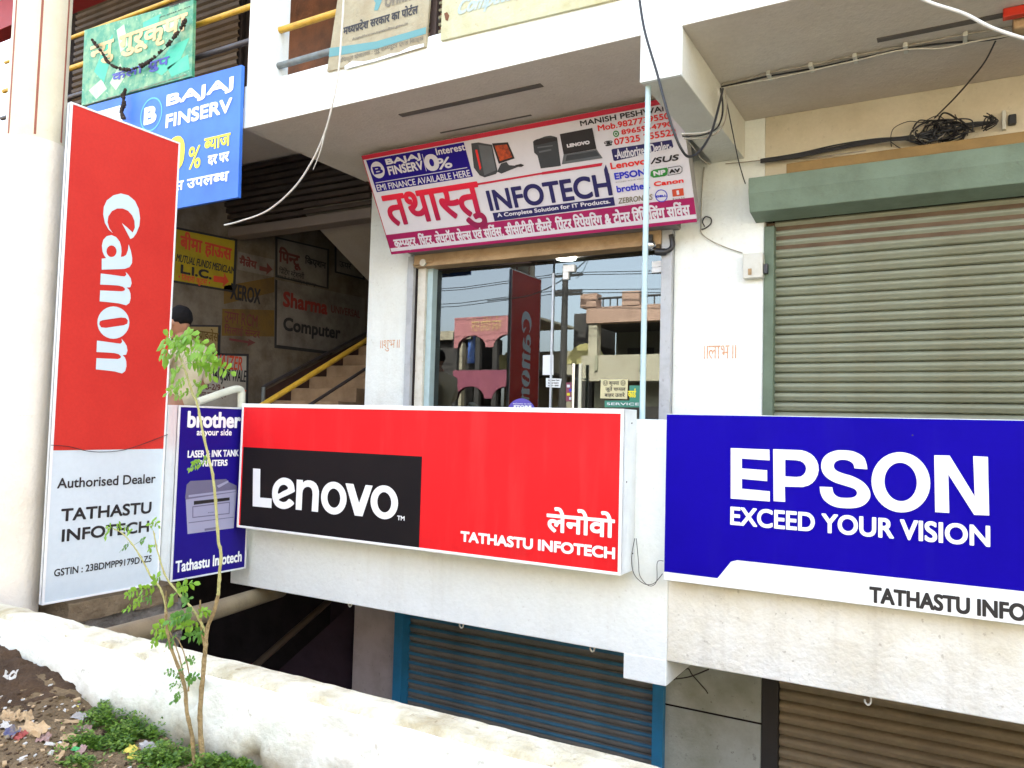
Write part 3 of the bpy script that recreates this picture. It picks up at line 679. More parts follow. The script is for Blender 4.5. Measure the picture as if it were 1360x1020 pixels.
# ------------------------------------------------------------------ rolling shutters
def rolling_shutter(name, x0, x1, y, z0, z1, pitch, mats, prof, label, twomat=False):
    base = part(name, [(x0, x1, y + .05, y + .07, z0, z1)], darkwall, bevel=0, label=label)
    vs = []; fs = []; n = len(prof)
    nx = 24
    for i in range(nx + 1):
        for (yy, zz) in prof: vs.append((i / nx * (x1 - x0), yy, zz * pitch))
    for i in range(nx):
        for j in range(n - 1): fs.append((i * n + j, (i + 1) * n + j, (i + 1) * n + j + 1, i * n + j + 1))
    m_b = MB(); m_b.add(vs, fs, 0, True)
    if twomat: m_b.mi = [1 if twomat[0] <= (k % (n - 1)) < twomat[1] else 0 for k in range(len(fs))]
    me_o = obj('slat', m_b, mats, base); me_o.data.transform(Matrix.Translation(B.location))
    nz = int((z1 - z0) / pitch) + 1
    for i in range(nz):
        o = me_o if i == 0 else me_o.copy()
        if i: COL.objects.link(o)
        o.parent = base; o.location = Vector((x0, y + random.uniform(-.0015, .0015), z0 + i * pitch)) - B.location
        o.rotation_euler = (random.uniform(-.03, .03), 0, random.uniform(-.0009, .0009))
    return base
curl = [(.034, 0.0), (.030, .05), (.0, .09), (-.003, .24), (-.008, .34), (-.017, .46), (-.021, .58), (-.019, .70), (-.010, .82), (.004, .89), (.020, .92), (.036, 1.0)]
rs = rolling_shutter('rolling_shutter', -1.125, 6.0, 5.735, -.95, 1.46, .0685, [greenslat], curl, 'sage green ground-floor rolling shutter behind the blue sign')
part('shutter_guide', [(-1.187, -1.118, 5.655, 5.80, -1.1, 1.46)], greenbox_d, rs, .005)
# housing above it: ochre ledge, light green face, darker sloping underside
yb = 5.42
zt = PY(1020, 233, yb).z; zm = PY(1020, 254, yb).z; zo = PY(1020, 219, yb).z
xl = PY(994, 225, yb).x
bx = MB(); bx.prism([(xl, F0 - .002, zt), (xl, yb, zt), (xl, yb, zm), (xl, yb + .05, zm - .12), (xl, F0 - .002, zm - .15)], (6.5, 0, 0)); obj('shutter_box', bx, greenbox, rs, .006)
bx = MB(); bx.box(-1.0, 6, yb + .02, F0 - .002, zt + .002, zo); obj('shutter_ledge', bx, ochre, rs, .006)
bx = MB(); bx.box(-1.187, 6, F0 + .06, F0 + .12, 1.28, 1.50); obj('bottom_rail', bx, mat('housing_rust', (.12, .075, .04), .8, (.07, .04, .02), 5, .8), rs)
bcurl = [(.010, 0.0), (.008, .08), (-.004, .14), (-.006, .42), (-.004, .52), (-.016, .60), (-.024, .72), (-.024, .84), (-.012, .94), (.008, 1.0)]
rs2 = rolling_shutter('rolling_shutter', -4.24, -1.93, 5.72, -3.95, -1.30, .080, [dustslat, blueslat], bcurl, 'blue and dusty brown basement rolling shutter', (5, 8))
part('shutter_guide', [(-4.325, -4.235, 5.60, 5.80, -4.05, -1.252)], blueguide, rs2, .004)
part('shutter_guide', [(-1.94, -1.857, 5.60, 5.80, -4.05, -1.252)], blueguide, rs2, .004)
rs3 = rolling_shutter('rolling_shutter', -1.06, 5.5, 5.70, -3.95, -1.30, .078, [brownslat], curl, 'brown basement rolling shutter at the lower right')
part('shutter_guide', [(-1.173, -1.065, 5.655, 5.80, -4.05, -1.252)], mat('guide_dark', (.05, .045, .04), .7), rs3, .004)
# ------------------------------------------------------------------ shopfront
SF = part('shopfront', [(-4.33, -1.85, 5.98, 6.0, -1.1, -1.0)], roomfloor, bevel=0, label='glass shopfront with aluminium frame')
zh = PY(572, 358, 5.74).z
part('shutter_guide', [(-4.328, -4.262, 5.62, 5.74, -1.1, 1.50)], greyguide, SF, .004)
part('shutter_guide', [(-4.262, -4.245, 5.66, 5.74, -1.1, 1.46)], darkwall, SF, 0)
part('door_frame', [(-4.245, -4.16, 5.67, 5.76, -1.1, 1.45)], whiteguide, SF, .004)
part('door_frame', [(-4.16, -4.10, 5.70, 5.78, -1.1, 1.42)], palepipe, SF, .004)
part('shutter_guide', [(-1.935, -1.852, 5.62, 5.78, -1.1, 1.50)], greyguide, SF, .004)
part('header_beam', [(-4.245, -1.935, 5.60, 5.76, 1.39, 1.50)], header, SF, .006)
part('shutter_hood', [(-4.25, -1.80, 5.50, 5.67, 1.50, 1.60)], mat('hood_grey', (.2, .18, .17), .6), SF, .01)
part('glass_pane', [(-4.10, -2.925, 5.772, 5.780, -1.05, 1.38)], glassm, SF, 0, label='fixed glass pane')
part('glass_door', [(-2.905, -1.937, 5.768, 5.776, -1.05, 1.385)], doorglass, SF, 0, label='glass door')
part('door_edge', [(-2.924, -2.906, 5.755, 5.785, -1.05, 1.27)], alu, SF, .003)
q0, q1 = PY(748, 352, 5.75), PY(763, 362, 5.75)
mb = MB(); mb.box(q0.x, q1.x, 5.745, 5.79, PY(755, 361, 5.75).z, PY(755, 352, 5.75).z); mb.box(q0.x, PY(755, 361, 5.75).x, 5.745, 5.79, PY(752, 371, 5.75).z, PY(755, 361, 5.75).z - .001); obj('corner_fitting', mb, framewhite, SF, .003)
mb = MB(); mb.box(PY(866, 348, 5.75).x, -1.94, 5.745, 5.79, PY(870, 355, 5.75).z + .002, PY(870, 347, 5.75).z); mb.box(PY(866, 348, 5.75).x, -1.94, 5.747, 5.788, PY(870, 362, 5.75).z, PY(870, 355, 5.75).z); obj('corner_fitting', mb, framewhite, SF, .002)
for xx in (762, 771):
    a = PY(xx, 483, 5.70); mb = MB(); mb.tube([(a.x, 5.70, a.z), (a.x, 5.70, -.5)], .014, 10); mb.tube([(a.x, 5.70, a.z - .12), (a.x, 5.775, a.z - .12)], .008, 8); obj('door_handle', mb, chrome if xx == 762 else creampipe, SF)
# room behind
part('shop_room', [(-4.33, -4.3, 5.80, 8.8, -1.1, 1.9), (-1.88, -1.85, 5.80, 8.8, -1.1, 1.9), (-4.33, -1.85, 8.8, 8.83, -1.1, 1.9), (-4.33, -1.85, 5.80, 8.83, -1.12, -1.1)], roomwall, SF, 0, label='dark shop interior')
part('room_ceiling', [(-4.33, -1.85, 5.80, 8.83, 1.9, 1.92)], mat('room_ceiling_paint', (.12, .11, .10), .9), SF, 0)
def ceil_lamp(px, py, r):
    p = PZ(px, py, 1.88); mb = MB(); mb.lathe(p, [(r, -.012), (r, .012)], 24); o = obj('ceiling_light', mb, lampm, SF)
ceil_lamp(752, 343, .11); ceil_lamp(819, 374, .10)
part('counter', [(-4.2, -2.9, 7.3, 7.8, -1.1, -.1)], mat('counter_wood', (.16, .08, .04), .4), SF, .01)

# ------------------------------------------------------------------ upper railing pipes and things on the balcony
RL = thing('balcony_railing', 'yellow and grey pipe railing across the stair bay and first floor', 'railing', (-5.5, 4.25, 2.60))
def pipe_line(a, b, x0, x1, Y, r, m, parent=RL, name='pipe', label=None):
    za = (PY(*a, Y).z + PY(*b, Y).z) / 2
    mb = MB(); mb.tube([(x0, Y, za), (x1, Y, za + .0)], r, 10); return obj(name, mb, m, parent, label=label)
pipe_line((367, 40), (440, 21), -4.62, 1.0, 4.25, .026, yellowp, label='yellow pipe'); pipe_line((365, 89), (437, 69), -4.62, 1.0, 4.25, .026, greyp, label='blue-grey pipe')
pipe_line((262, 31), (335, 10), -8.6, -4.83, 4.25, .024, yellowp, label='yellow pipe of the stair bay'); pipe_line((258, 77), (332, 55), -8.6, -4.83, 4.25, .024, darkp); pipe_line((100, 48), (112, 44), -8.6, -4.83, 4.25, .018, yellowp)
mb = MB(); xp = PY(578, 30, 4.22).x; mb.box(xp - .03, xp + .02, 4.2, 4.25, 2.60, 4.6); obj('railing_post', mb, mat('post_brown', (.09, .06, .05), .7), RL, .004)
mb = MB()
for i in range(14):
    z = 2.63 + i * .05; mb.box(xp - .075, xp - .045, 4.21, 4.24, z, z + .02)
    mb.box(xp + .035, xp + .06, 4.21, 4.24, z + .012, z + .03)
obj('lashing', mb, mat('rope', (.3, .27, .16), .9), RL, kind='stuff')
def flat_board(name, label, cat, pts, Y, m, d=.02, loc=None):
    """board parallel to the facade whose outline is given in the photograph"""
    w = [PY(*p, Y) for p in pts]; c = sum(w, Vector()) / len(w); zb = min(p.z for p in w)
    t = thing(name, label, cat, (c.x, Y, zb)); mb = MB(); mb.prism(w, (0, d, 0)); obj('flex_sheet', mb, m, t, .002)
    bd = Board((c.x, Y, c.z), (1, 0, 0), (0, 0, 1), t); bd.n = Vector((0, -1, 0)); return t, bd
t, bd = flat_board('banner', 'dirty beige government portal banner with a teal stripe on the balcony', 'banner', [(454, -40), (577, -75), (565, 62), (434, 95)], 4.13, banner)
bd.text('मध्यप्रदेश सरकार का पोर्टल', (456, 48), (556, 3), ink, .0025); bd.text('http://www.mponline.gov.in', (468, 55), (542, 29), faded, .002, slant=.25)
bd.poly('stripe', [(438, 64), (500, 55), (566, 36), (566, 45), (500, 65), (437, 76)], teal)
bd.text('अधिकृत संचालक : गुरू कम्प्यूटर एण्ड किड्स', (449, 86), (563, 46), faded, .001); bd.text('online', (511, 11), (556, -25), faded, .004)
bd.poly('emblem', [(497, 14), (499, 4), (494, -4), (500, -14), (508, -10), (507, 2), (502, 14)], teal)
bd.poly('peeled_patch', [(458, 88), (468, 81), (483, 82), (500, 78), (520, 71), (530, 70), (545, 62), (563, 58), (563, 62), (500, 81), (458, 92)], fasciaw)
t, bd = flat_board('banner', 'pale yellowed banner with faint script beside the government portal banner', 'banner', [(590, -70), (830, -130), (830, -4), (585, 54)], 4.13, banner2)
bd.text('Computers', (608, 26), (700, -26), fadedblue, .004, slant=.5)
bd.poly('rust_stain', [(590, 18), (594, 16), (597, 21), (595, 28), (592, 27)], rust)
# ------------------------------------------------------------------ green board and blue finance board in the stair bay
t, bd = flat_board('hoarding', 'green banana-leaf print hoarding with gold lettering and a dried garland', 'hoarding', [(112, 40), (257, -1), (254.5, 101), (108, 140.5)], 4.12, flexg, .03)
for lp, mm in (([(125, 95), (140, 60), (150, 45), (148, 75), (138, 110)], flexg2), ([(190, 30), (214, 18), (206, 44), (192, 60)], flexg2), ([(205, 95), (226, 62), (252, 50), (240, 78), (215, 100)], flexg2),
               ([(118, 120), (135, 105), (142, 118), (128, 132)], flexg3), ([(155, 40), (165, 32), (170, 60), (160, 70)], flexg3), ([(215, 30), (240, 20), (236, 34), (218, 42)], flexg3), ([(222, 90), (250, 72), (252, 92), (228, 102)], flexg2), ([(146, 110), (160, 84), (166, 102), (154, 120)], flexg3)):
    bd.poly('leaf_print', lp, mm, .001)
bd.text('न्यु गुरूकृपा', (119, 92), (250, 16), gold, .008, .004); bd.text('केला ग्रुप', (149, 113), (226, 70), violet, .004, .004)
bd.text('M. 98260 48140', (219, 13), (252, -1), ink, .001); bd.text('Off. 07325-251542', (212, 24), (253, 8), ink, .001)
bd.text('पहला माला दुकान नं. 4 गुरूकृपा कॉम्प्लेक्स बुरहानपुर', (113, 139), (249, 100), faded, .001)
t, bd = flat_board('hoarding', 'bright blue consumer finance hoarding hung at the left end of the balcony', 'hoarding', [(116, 141), (321, 86), (316, 262), (108, 300)], 4.10, blue_ba, .03)
BLUEB = (t, bd)
bd.poly('white_patch', [(128, 149), (160, 140), (163, 162), (126, 170)], white_v, .0015)
bd.ellipse('emblem_ring', (201, 152), (201, 130), cyan_v, .002, .012)
bd.text('B', (191, 167), (209, 139), white_v, .012, .003)
bd.text('BAJAJ', (221, 146), (311, 101), white_v, .007); bd.text('FINSERV', (220, 171), (309, 129), white_v, .0065)
bd.text('0', (221, 230), (247, 178), yellow_v, .022); bd.text('%', (250, 226), (268, 192), yellow_v, .004); bd.text('ब्याज', (271, 201), (307, 176), yellow_v, .005)
bd.text('दर पर', (276, 221), (305, 201), white_v, .005); bd.text('फायनेंस उपलब्ध', (192, 262), (305, 222), white_v, .004)
# garlands
def garland(label, pts, Y):
    t = thing('garland', label, 'garland', PY(*pts[0], Y)); sp = spline([PY(*p, Y) for p in pts], 8)
    i = 0
    for k, p in enumerate(sp[::1]):
        if random.random() < .12: continue
        mb = MB(); r = random.uniform(.014, .025); vs = []
        bm = bmesh.new(); bmesh.ops.create_icosphere(bm, subdivisions=1, radius=r)
        for v in bm.verts: v.co *= random.uniform(.6, 1.2); v.co += p + Vector((0, -.01, 0))
        mb.add([v.co for v in bm.verts], [tuple(v.index for v in f.verts) for f in bm.faces]); bm.free()
        obj('dried_bloom', mb, dried, t)
    mb = MB(); mb.tube(sp, .003, 5); obj('string', mb, dried, t)
garland('dried brown garland looped across the green hoarding', [(124, 54), (136, 69), (148, 86), (170, 93), (195, 85), (218, 66), (236, 46), (248, 27)], 4.09)
garland('short dried garland hanging over the white patch of the blue hoarding', [(168, 120), (165, 128), (166, 138), (163, 147), (165, 158)], 4.06)
# ------------------------------------------------------------------ tall red and pale sign beside the column
XC = -4.66
t = thing('standing_sign', 'tall narrow red and pale grey dealer sign fixed beside the round column', 'sign', (XC, 3.06, -1.14))
bd = Board((XC, 3.06, 0), (0, 1, 0), (0, 0, 1), t); bd.n = Vector((1, 0, 0))
a0, b1 = bd.uv((94, 135)); a1, _ = bd.uv((236, 187)); b0 = bd.uv((56, 804))[1]; bm_ = bd.uv((150, 597))[1]
a1 = (a1 + bd.uv((213, 776))[0]) / 2
mb = MB(); mb.box(XC - .035, XC - .003, 3.06 + a0, 3.06 + a1, b0, b1); obj('sign_box', mb, alu_w, t, .003)
bd.panel('red_panel', a0 + .012, bm_, a1 - .012, b1 - .012, .006, red_c, .002, 0); bd.panel('pale_panel', a0 + .012, b0 + .012, a1 - .012, bm_ - .001, .006, pale_v, .002, 0)
bd.frame(a0, b0, a1, b1, .012, .02, framewhite, .006)
def q4(pts, ox, oy, sx=1, sy=1, s=.25): return [(ox + x * s * sx, oy + y * s * sy) for x, y in pts]
def smooth_loop(pts, n=4): 
    P = [Vector(p) for p in pts]; N_ = len(P); out = []
    for i in range(N_):
        a, b, c, d = P[(i - 1) % N_], P[i], P[(i + 1) % N_], P[(i + 2) % N_]
        for k in range(n):
            tt = k / n; v = .5 * ((2 * b) + (c - a) * tt + (2 * a - 5 * b + 4 * c - d) * tt * tt + (3 * b - a - 3 * c + d) * tt ** 3); out.append((v.x, v.y))
    return out
Cc = [(597, 219), (575, 200), (555, 165), (546, 120), (549, 80), (565, 45), (600, 18), (640, 8), (680, 18), (715, 48), (735, 90), (742, 140), (738, 180), (722, 220), (705, 243), (690, 250), (668, 208), (645, 165), (675, 190), (703, 216), (714, 190), (712, 155), (700, 125), (678, 100), (650, 88), (620, 88), (592, 102), (573, 130), (569, 160), (578, 192)]
Ca = [(538, 354), (538, 413), (600, 411), (660, 409), (686, 399), (699, 378), (700, 350), (693, 314), (681, 278), (677, 310), (668, 334), (655, 343), (640, 345), (643, 318), (642, 292), (634, 264), (615, 240), (590, 229), (564, 235), (546, 255), (539, 285), (542, 315), (551, 338), (562, 352)]
Cah = [(590 + 27 * math.cos(k * math.pi / 8), 315 + 31 * math.sin(k * math.pi / 8)) for k in range(16)]
Cn = [(533, 433), (530, 492), (580, 494), (625, 497), (650, 503), (662, 514), (660, 523), (645, 528), (590, 526), (530, 523), (527, 581), (580, 586), (630, 592), (668, 602), (685, 590), (692, 565), (691, 540), (684, 520), (671, 508), (690, 506), (697, 485), (693, 460), (680, 440), (665, 424), (669, 440), (660, 449), (640, 447), (590, 440)]
Co = [(600 + 85 * math.cos(k * math.pi / 14), 694 + 86 * math.sin(k * math.pi / 14)) for k in range(28)]
Coh = [(540, 682), (590, 674), (640, 667), (665, 669), (677, 682), (674, 700), (655, 708), (600, 716), (560, 722), (535, 719), (525, 703), (528, 688)]
def cl(lps): return [q4(l, 0, 255) for l in lps]
bd.poly('lettering', cl([Cc]), pale_ink, .0045); bd.poly('lettering', cl([Ca, Cah]), pale_ink, .0045); bd.poly('lettering', cl([Cn]), pale_ink, .0045)
bd.poly('lettering', cl([Co, Coh]), pale_ink, .0045)
Cn2 = [(x * .985 - 12, 780 + (y - 424) * (184 / 178)) for x, y in Cn]
bd.poly('lettering', cl([Cn2]), pale_ink, .0045)
bd.text('Authorised Dealer', (75, 649), (206.5, 629), ink, .0015, .0045); bd.text('TATHASTU', (80, 693), (201, 666), ink, .003, .0045)
bd.text('INFOTECH', (81, 720), (198, 691), ink, .003, .0045); bd.text('GSTIN : 23BDMPP9179D1Z5', (71, 766), (201, 737), ink, .001, .0045)
mb = MB(); mb.tube(spline([bd.at(*bd.uv(p), .012) for p in [(66, 591), (90, 593), (115, 599), (140, 600), (165, 597), (190, 589), (221, 577)]]), .0022, 6)
tag(obj('wire', mb, cable_k, None), 'thin dark wire sagging across the tall red sign where red meets grey', 'wire')
# ------------------------------------------------------------------ navy printer sign
XB = -4.545
t = thing('box_sign', 'narrow navy printer sign box between the tall red sign and the long red sign', 'sign', (XB, 3.7, -1.1))
bd = Board((XB, 3.7, 0), (0, 1, 0), (0, 0, 1), t); bd.n = Vector((1, 0, 0))
a0 = (bd.uv((236, 538))[0] + bd.uv((228, 772))[0]) / 2; a1 = bd.uv((326, 752))[0]; b1 = bd.uv((236, 538))[1]; b0 = bd.uv((228, 773))[1]
mb = MB(); mb.box(XB - .14, XB - .004, 3.7 + a0, 3.7 + a1, b0, b1); obj('sign_box', mb, alu_w, t, .003)
bd.panel('navy_panel', a0 + .012, b0 + .012, a1 - .012, b1 - .012, .005, blue_b, .001, 0); bd.frame(a0, b0, a1, b1, .012, .02, alu_w, .005)
bd.text('brother', (248, 568), (320, 548), white_v, .0055, .0035); bd.text('at your side', (260.5, 581), (307.5, 570), white_v, .0016, .0035)
bd.text('LASER & INK TANK', (248.5, 608), (317, 597), white_v, .0022, .0035); bd.text('PRINTERS', (264, 620), (302, 610), white_v, .0022, .0035)
bd.text('Tathastu Infotech', (232, 761), (321, 731), white_v, .0028, .0035)
def bp(pts, m, h, name='printed_printer'): return bd.poly(name, q4(pts, 0, 510), m, h)
bp([(985, 612), (1255, 572), (1240, 765), (995, 797)], lilacgrey, .003); bp([(982, 605), (990, 535), (1010, 515), (1140, 508), (1200, 505), (1212, 520), (1255, 540), (1258, 572), (985, 614)], lilacdark, .0032)
bp([(1000, 590), (1250, 560), (1252, 570), (1000, 602)], lilacgrey, .0035); bp([(1028, 622), (1218, 602), (1218, 618), (1028, 642)], ink, .0035); bp([(1020, 650), (1220, 625), (1218, 690), (1020, 712)], lilacdark, .0035)
bp([(1025, 655), (1215, 631), (1213, 685), (1025, 706)], lilacgrey, .0037); bp([(1085, 768), (1160, 757), (1160, 770), (1085, 780)], lilacdark, .0037); bp([(1000, 735), (1240, 705), (1240, 709), (1000, 740)], lilacdark, .0037); bp([(1150, 540), (1210, 512), (1212, 522), (1160, 552)], lilacgrey, .0037)
bd.text('brother', (276, 681.5), (284, 679), ink, 0, .0042)
# cream pipe rail above it
mb = MB(); mb.tube(spline([PX(262, 534, -4.75), PX(290, 524, -4.75), PX(312, 517, -4.75), PX(320, 519, -4.75), PX(320.5, 530, -4.75), PX(320.5, 560, -4.75)], 5), .028, 12)
tag(obj('handrail', mb, creampipe, None), 'cream painted bent pipe handrail above the navy printer sign', 'handrail')
# ------------------------------------------------------------------ long red sign
YL = 3.95
t = thing('box_sign', 'long red and black laptop brand sign box on the walkway parapet', 'sign', (-2.9, YL + .1, -.79))
bd = Board((-3, YL, 0), (1, 0, 0), (0, 0, 1), t); bd.n = Vector((0, -1, 0))
a0 = bd.uv((322, 537))[0]; b1 = (bd.uv((322, 536))[1] + bd.uv((829, 543))[1]) / 2; a1 = (bd.uv((829, 542))[0] + bd.uv((824, 764))[0]) / 2; b0 = bd.uv((315, 700))[1]; a0 = (a0 + bd.uv((315.5, 699))[0]) / 2
RED = (a0, b0, a1, b1)
mb = MB(); mb.box(-3 + a0, -3 + a1, YL + .004, 4.148, b0, b1); obj('sign_box', mb, alu_w, t, .003)
bd.panel('red_panel', a0 + .014, b0 + .014, a1 - .014, b1 - .022, .005, red_l, .001, 0); bd.frame(a0, b0, a1, b1, .016, .02, framewhite, .006)
mb = MB(); mb.prism([bd.at(a0 + .016, b1 - .026, .0055), bd.at(a1 - .016, b1 - .026, .0055), bd.at(a1 - .016, b1 - .016, .0055), bd.at(a0 + .016, b1 - .016, .0055)], (0, .004, 0)); obj('frame_strip', mb, framewhite, t)
xk = bd.uv((559, 660))[0]; k1 = bd.uv((350, 595))[1]
bd.rect('black_panel', a0 + .03, b0 + .016, xk, k1, black_v, .0025)
L4 = lambda x, y: (340 + x / 4, 510 + y / 4)
def px4(pts): return [L4(*p) for p in pts]
def ell(cx, cy, rx, ry, n=36, sh=0.0): return [(cx + rx * math.cos(2 * math.pi * k / n), cy + ry * math.sin(2 * math.pi * k / n) + sh * math.cos(2 * math.pi * k / n)) for k in range(n)]
bd.poly('lettering', [(336.7, 622), (346.4, 622.8), (346, 660.7), (361.4, 662), (361.2, 674.7), (336.2, 672.3)], white_v, .0045)
bd.poly('lettering', [px4(smooth_loop([(180, 610), (205, 632), (190, 650), (165, 662), (140, 663), (112, 650), (95, 625), (88, 590), (92, 550), (108, 520), (135, 500), (160, 498), (185, 508), (202, 530), (208, 562), (206, 573), (165, 593), (125, 612), (135, 623), (150, 627), (165, 622)], 3)), px4(smooth_loop([(120, 583), (145, 570), (172, 556), (165, 541), (150, 535), (132, 542), (122, 560)], 3))], white_v, .0045)
bd.poly('lettering', px4([(219, 507), (252, 510), (252, 524), (262, 515), (276, 511), (292, 512), (308, 518), (322, 529), (331, 545), (337, 568), (337, 590), (332, 680), (298, 676), (303, 585), (301, 566), (295, 553), (284, 546), (272, 546), (260, 552), (252, 564), (249, 580), (245, 670), (213, 667)]), white_v, .0045)
bd.poly('lettering', [px4(ell(416, 606, 68, 87, sh=4)), px4(ell(416, 606, 34, 51, sh=2))], white_v, .0045)
bd.poly('lettering', px4([(478, 527), (520, 531), (550, 632), (585, 536), (622, 540), (568, 703), (527, 698)]), white_v, .0045)
bd.poly('lettering', [px4(ell(684, 628, 73, 90, sh=5)), px4(ell(684, 628, 37, 54, sh=3))], white_v, .0045)
bd.text('TM', L4(752, 722), L4(792, 702), white_v, .0012, .0045)
bd.text('लेनोवो', (726, 706), (817.5, 680), white_v, .0045, .0045, res=6); bd.text('TATHASTU INFOTECH', (612, 719), (817.5, 727), white_v, .0038, .0045, res=6)
for px_, py_ in ((839, 562), (832, 640), (846, 628), (840, 735)):
    p = PX(px_, py_, -3 + a1); mb = MB(); mb.lathe(p, [(.004, 0), (.004, .003)], 8, axis=Vector((1, 0, 0))); obj('rivet', mb, ink, t)
# ------------------------------------------------------------------ blue sign right
YE = 4.05
t = thing('box_sign', 'wide royal blue printer brand sign with white lettering on the right parapet', 'sign', (0, YE, -.83))
bd = Board((0, YE, 0), (1, 0, 0), (0, 0, 1), t); bd.n = Vector((0, -1, 0))
a0 = (bd.uv((885.5, 551))[0] + bd.uv((880.5, 769))[0]) / 2; b1 = (bd.uv((885.5, 551))[1] + bd.uv((1360, 556))[1]) / 2; b0 = (bd.uv((880, 769))[1] + bd.uv((1360, 832))[1]) / 2; a1 = 1.25
mb = MB(); mb.box(a0, a1, YE + .004, 4.148, b0, b1); obj('sign_box', mb, alu_w, t, .003)
bd.panel('blue_panel', a0 + .003, b0 + .003, a1 - .003, b1 - .003, .004, blue_e, .0, 0)
vw = bd.uv((900, 762))[1]
pts = [(881, 759), (953, 768), (971, 746), (979, 744), (1360, 786.5), (1420, 793), (1420, 842), (881, 772)]
lp = [bd.uv(p) for p in pts]
lp = [(a0 + .003, lp[0][1]), lp[1], lp[2], lp[3], (a1 - .003, (lp[4][1] + lp[3][1]) / 2), (a1 - .003, b0 + .003), (a0 + .003, b0 + .003)]
V, F = curve_fill([lp]); bd._mk('white_band', V, F, white_v, .0015)
E4 = lambda pts: [(1020 + x / 4, 510 + y / 4) for x, y in pts]
bd.poly('lettering', [(970.7, 595), (1022, 597), (1022.3, 611.5), (985.5, 609), (985.5, 622), (1019, 624.5), (1019, 639), (985.5, 636), (985.6, 649), (1022.5, 652.5), (1022.6, 666), (970.7, 662)], white_v, .003)
bd.poly('lettering', [E4([(28, 346), (150, 350), (180, 352), (205, 359), (228, 371), (245, 386), (260, 408), (268, 430), (270, 458), (264, 484), (252, 508), (236, 526), (215, 539), (185, 547), (90, 545), (92, 626), (30, 622)]), E4([(92, 402), (150, 405), (172, 409), (188, 418), (200, 434), (203, 450), (199, 468), (190, 481), (175, 491), (150, 494), (92, 490)])], white_v, .003)
def op2(pts): return [(p.x, p.y) for p in spline([(a, b, 0) for a, b in pts], 4)]
bd.poly('lettering', [E4([(528, 453)] + op2([(460, 448), (452, 424), (430, 408), (395, 402), (362, 412), (350, 435), (362, 458), (400, 475), (450, 490), (505, 520), (538, 560), (543, 600), (520, 635), (480, 655), (420, 660), (350, 650), (300, 618), (280, 580), (275, 545)]) + op2([(342, 548), (350, 580), (375, 600), (415, 605), (450, 602), (470, 590), (472, 572), (455, 555), (410, 540), (350, 520), (305, 490), (284, 450), (288, 405), (315, 372), (360, 354), (400, 352), (455, 358), (505, 385), (522, 418), (528, 452)]))], white_v, .003)
bd.poly('lettering', [E4(ell(706, 522, 156, 160, 44, 6)), E4(ell(705, 520, 86, 102, 44, 4))], white_v, .003)
bd.poly('lettering', E4([(883, 378), (965, 380), (1098, 597), (1090, 383), (1168, 387), (1175, 698), (1095, 695), (958, 480), (963, 685), (888, 680)]), white_v, .003)
bd.text('EXCEED YOUR VISION', (970, 697), (1315, 698), white_v, .0034, .003, res=6)
bd.text('TATHASTU INFOTECH', (1154.5, 800), (1441, 811), ink, .0035, .003, res=6)
for p in ((1212, 578), (1262, 700)): bd.ellipse('dust_mark', p, (p[0] + 1.2, p[1]), navy, .0012)
# ------------------------------------------------------------------ tilted shop sign
Yb_, Yt_ = 5.40, 4.955
BLp = PY(520, 338, Yb_); TLp = PY(480, 207, Yt_); BRp = PY(926, 294, Yb_)
u = Vector((1, 0, 0)); v = (Vector((0, TLp.y - BLp.y, TLp.z - BLp.z))).normalized()
t = thing('shop_sign', 'tilted white and magenta computer shop sign hung above the glass shopfront', 'sign', (-2.95, Yb_, BLp.z))
bd = Board(BLp, u, v, t); bd.n = Vector((0, v.y, v.z)).cross(u).normalized(); bd.n = -bd.n if bd.n.y > 0 else bd.n
HW = (TLp - BLp).length; XL0 = (BLp.x + TLp.x) / 2 - BLp.x; WW = BRp.x - BLp.x
HW = Vector((0, TLp.y - BLp.y, TLp.z - BLp.z)).length
SB = bd
bd.panel('sign_box', XL0, 0, WW, HW, .10, mat('sign_box_grey', (.30, .29, .28), .6), -.004, .008)
bd.panel('white_face', XL0, 0, WW, HW, .004, signwhite, .0, 0)
g_tu = grad_mat('print_red_to_maroon', (.80, .012, .03), (.24, .004, .06), PY(600, 300, 5.3).z - BLp.z, PY(600, 235, 5.1).z - BLp.z)
bd.rect('top_band', XL0, HW - .035, WW, HW, crimson); bd.rect('edge_band', XL0, 0, XL0 + .008, HW, crimson); bd.rect('bottom_band', XL0, 0, WW, bd.uv((513, 312))[1], maroon)
yb1 = bd.uv((522, 334))[1]; yb2 = bd.uv((521, 330))[1]
bd.rect('white_line', XL0 + .01, yb1, WW, yb2 + .004, signwhite, .003)
SL = lambda x, y: (470 + x * 250 / 1109, 120 + y * 230 / 1020)   # crop 2 coordinates
SR = lambda x, y: (720 + x * 220 / 1069, 110 + y * 210 / 1020)   # crop 3 coordinates
bd.poly('navy_panel', [SL(72, 412), SL(648, 305), SL(703, 508), SL(136, 600)], blue_b, .002)
bd.ellipse('emblem', SL(142, 468), SL(142, 420), signwhite, .0035); bd.text('B', SL(122, 496), SL(164, 442), blue_b, .004, .0045)
bd.text('BAJAJ', SL(196, 448), SL(388, 368), signwhite, .0035, .0035); bd.text('FINSERV', SL(210, 500), SL(402, 412), signwhite, .0032, .0035)
bd.poly('divider', [SL(402, 375), SL(405, 374), SL(430, 475), SL(427, 476)], signwhite, .0035)
bd.text('0', SL(432, 480), SL(488, 368), signwhite, .010, .0035); bd.text('%', SL(498, 468), SL(568, 388), signwhite, .003, .0035); bd.text('Interest', SL(490, 382), SL(650, 310), signwhite, .0018, .0035)
bd.poly('divider', [SL(128, 543), SL(668, 452), SL(670, 456), SL(130, 547)], signwhite, .0035)
bd.text('EMI FINANCE AVAILABLE HERE', SL(142, 592), SL(680, 466), signwhite, .0010, .0035)
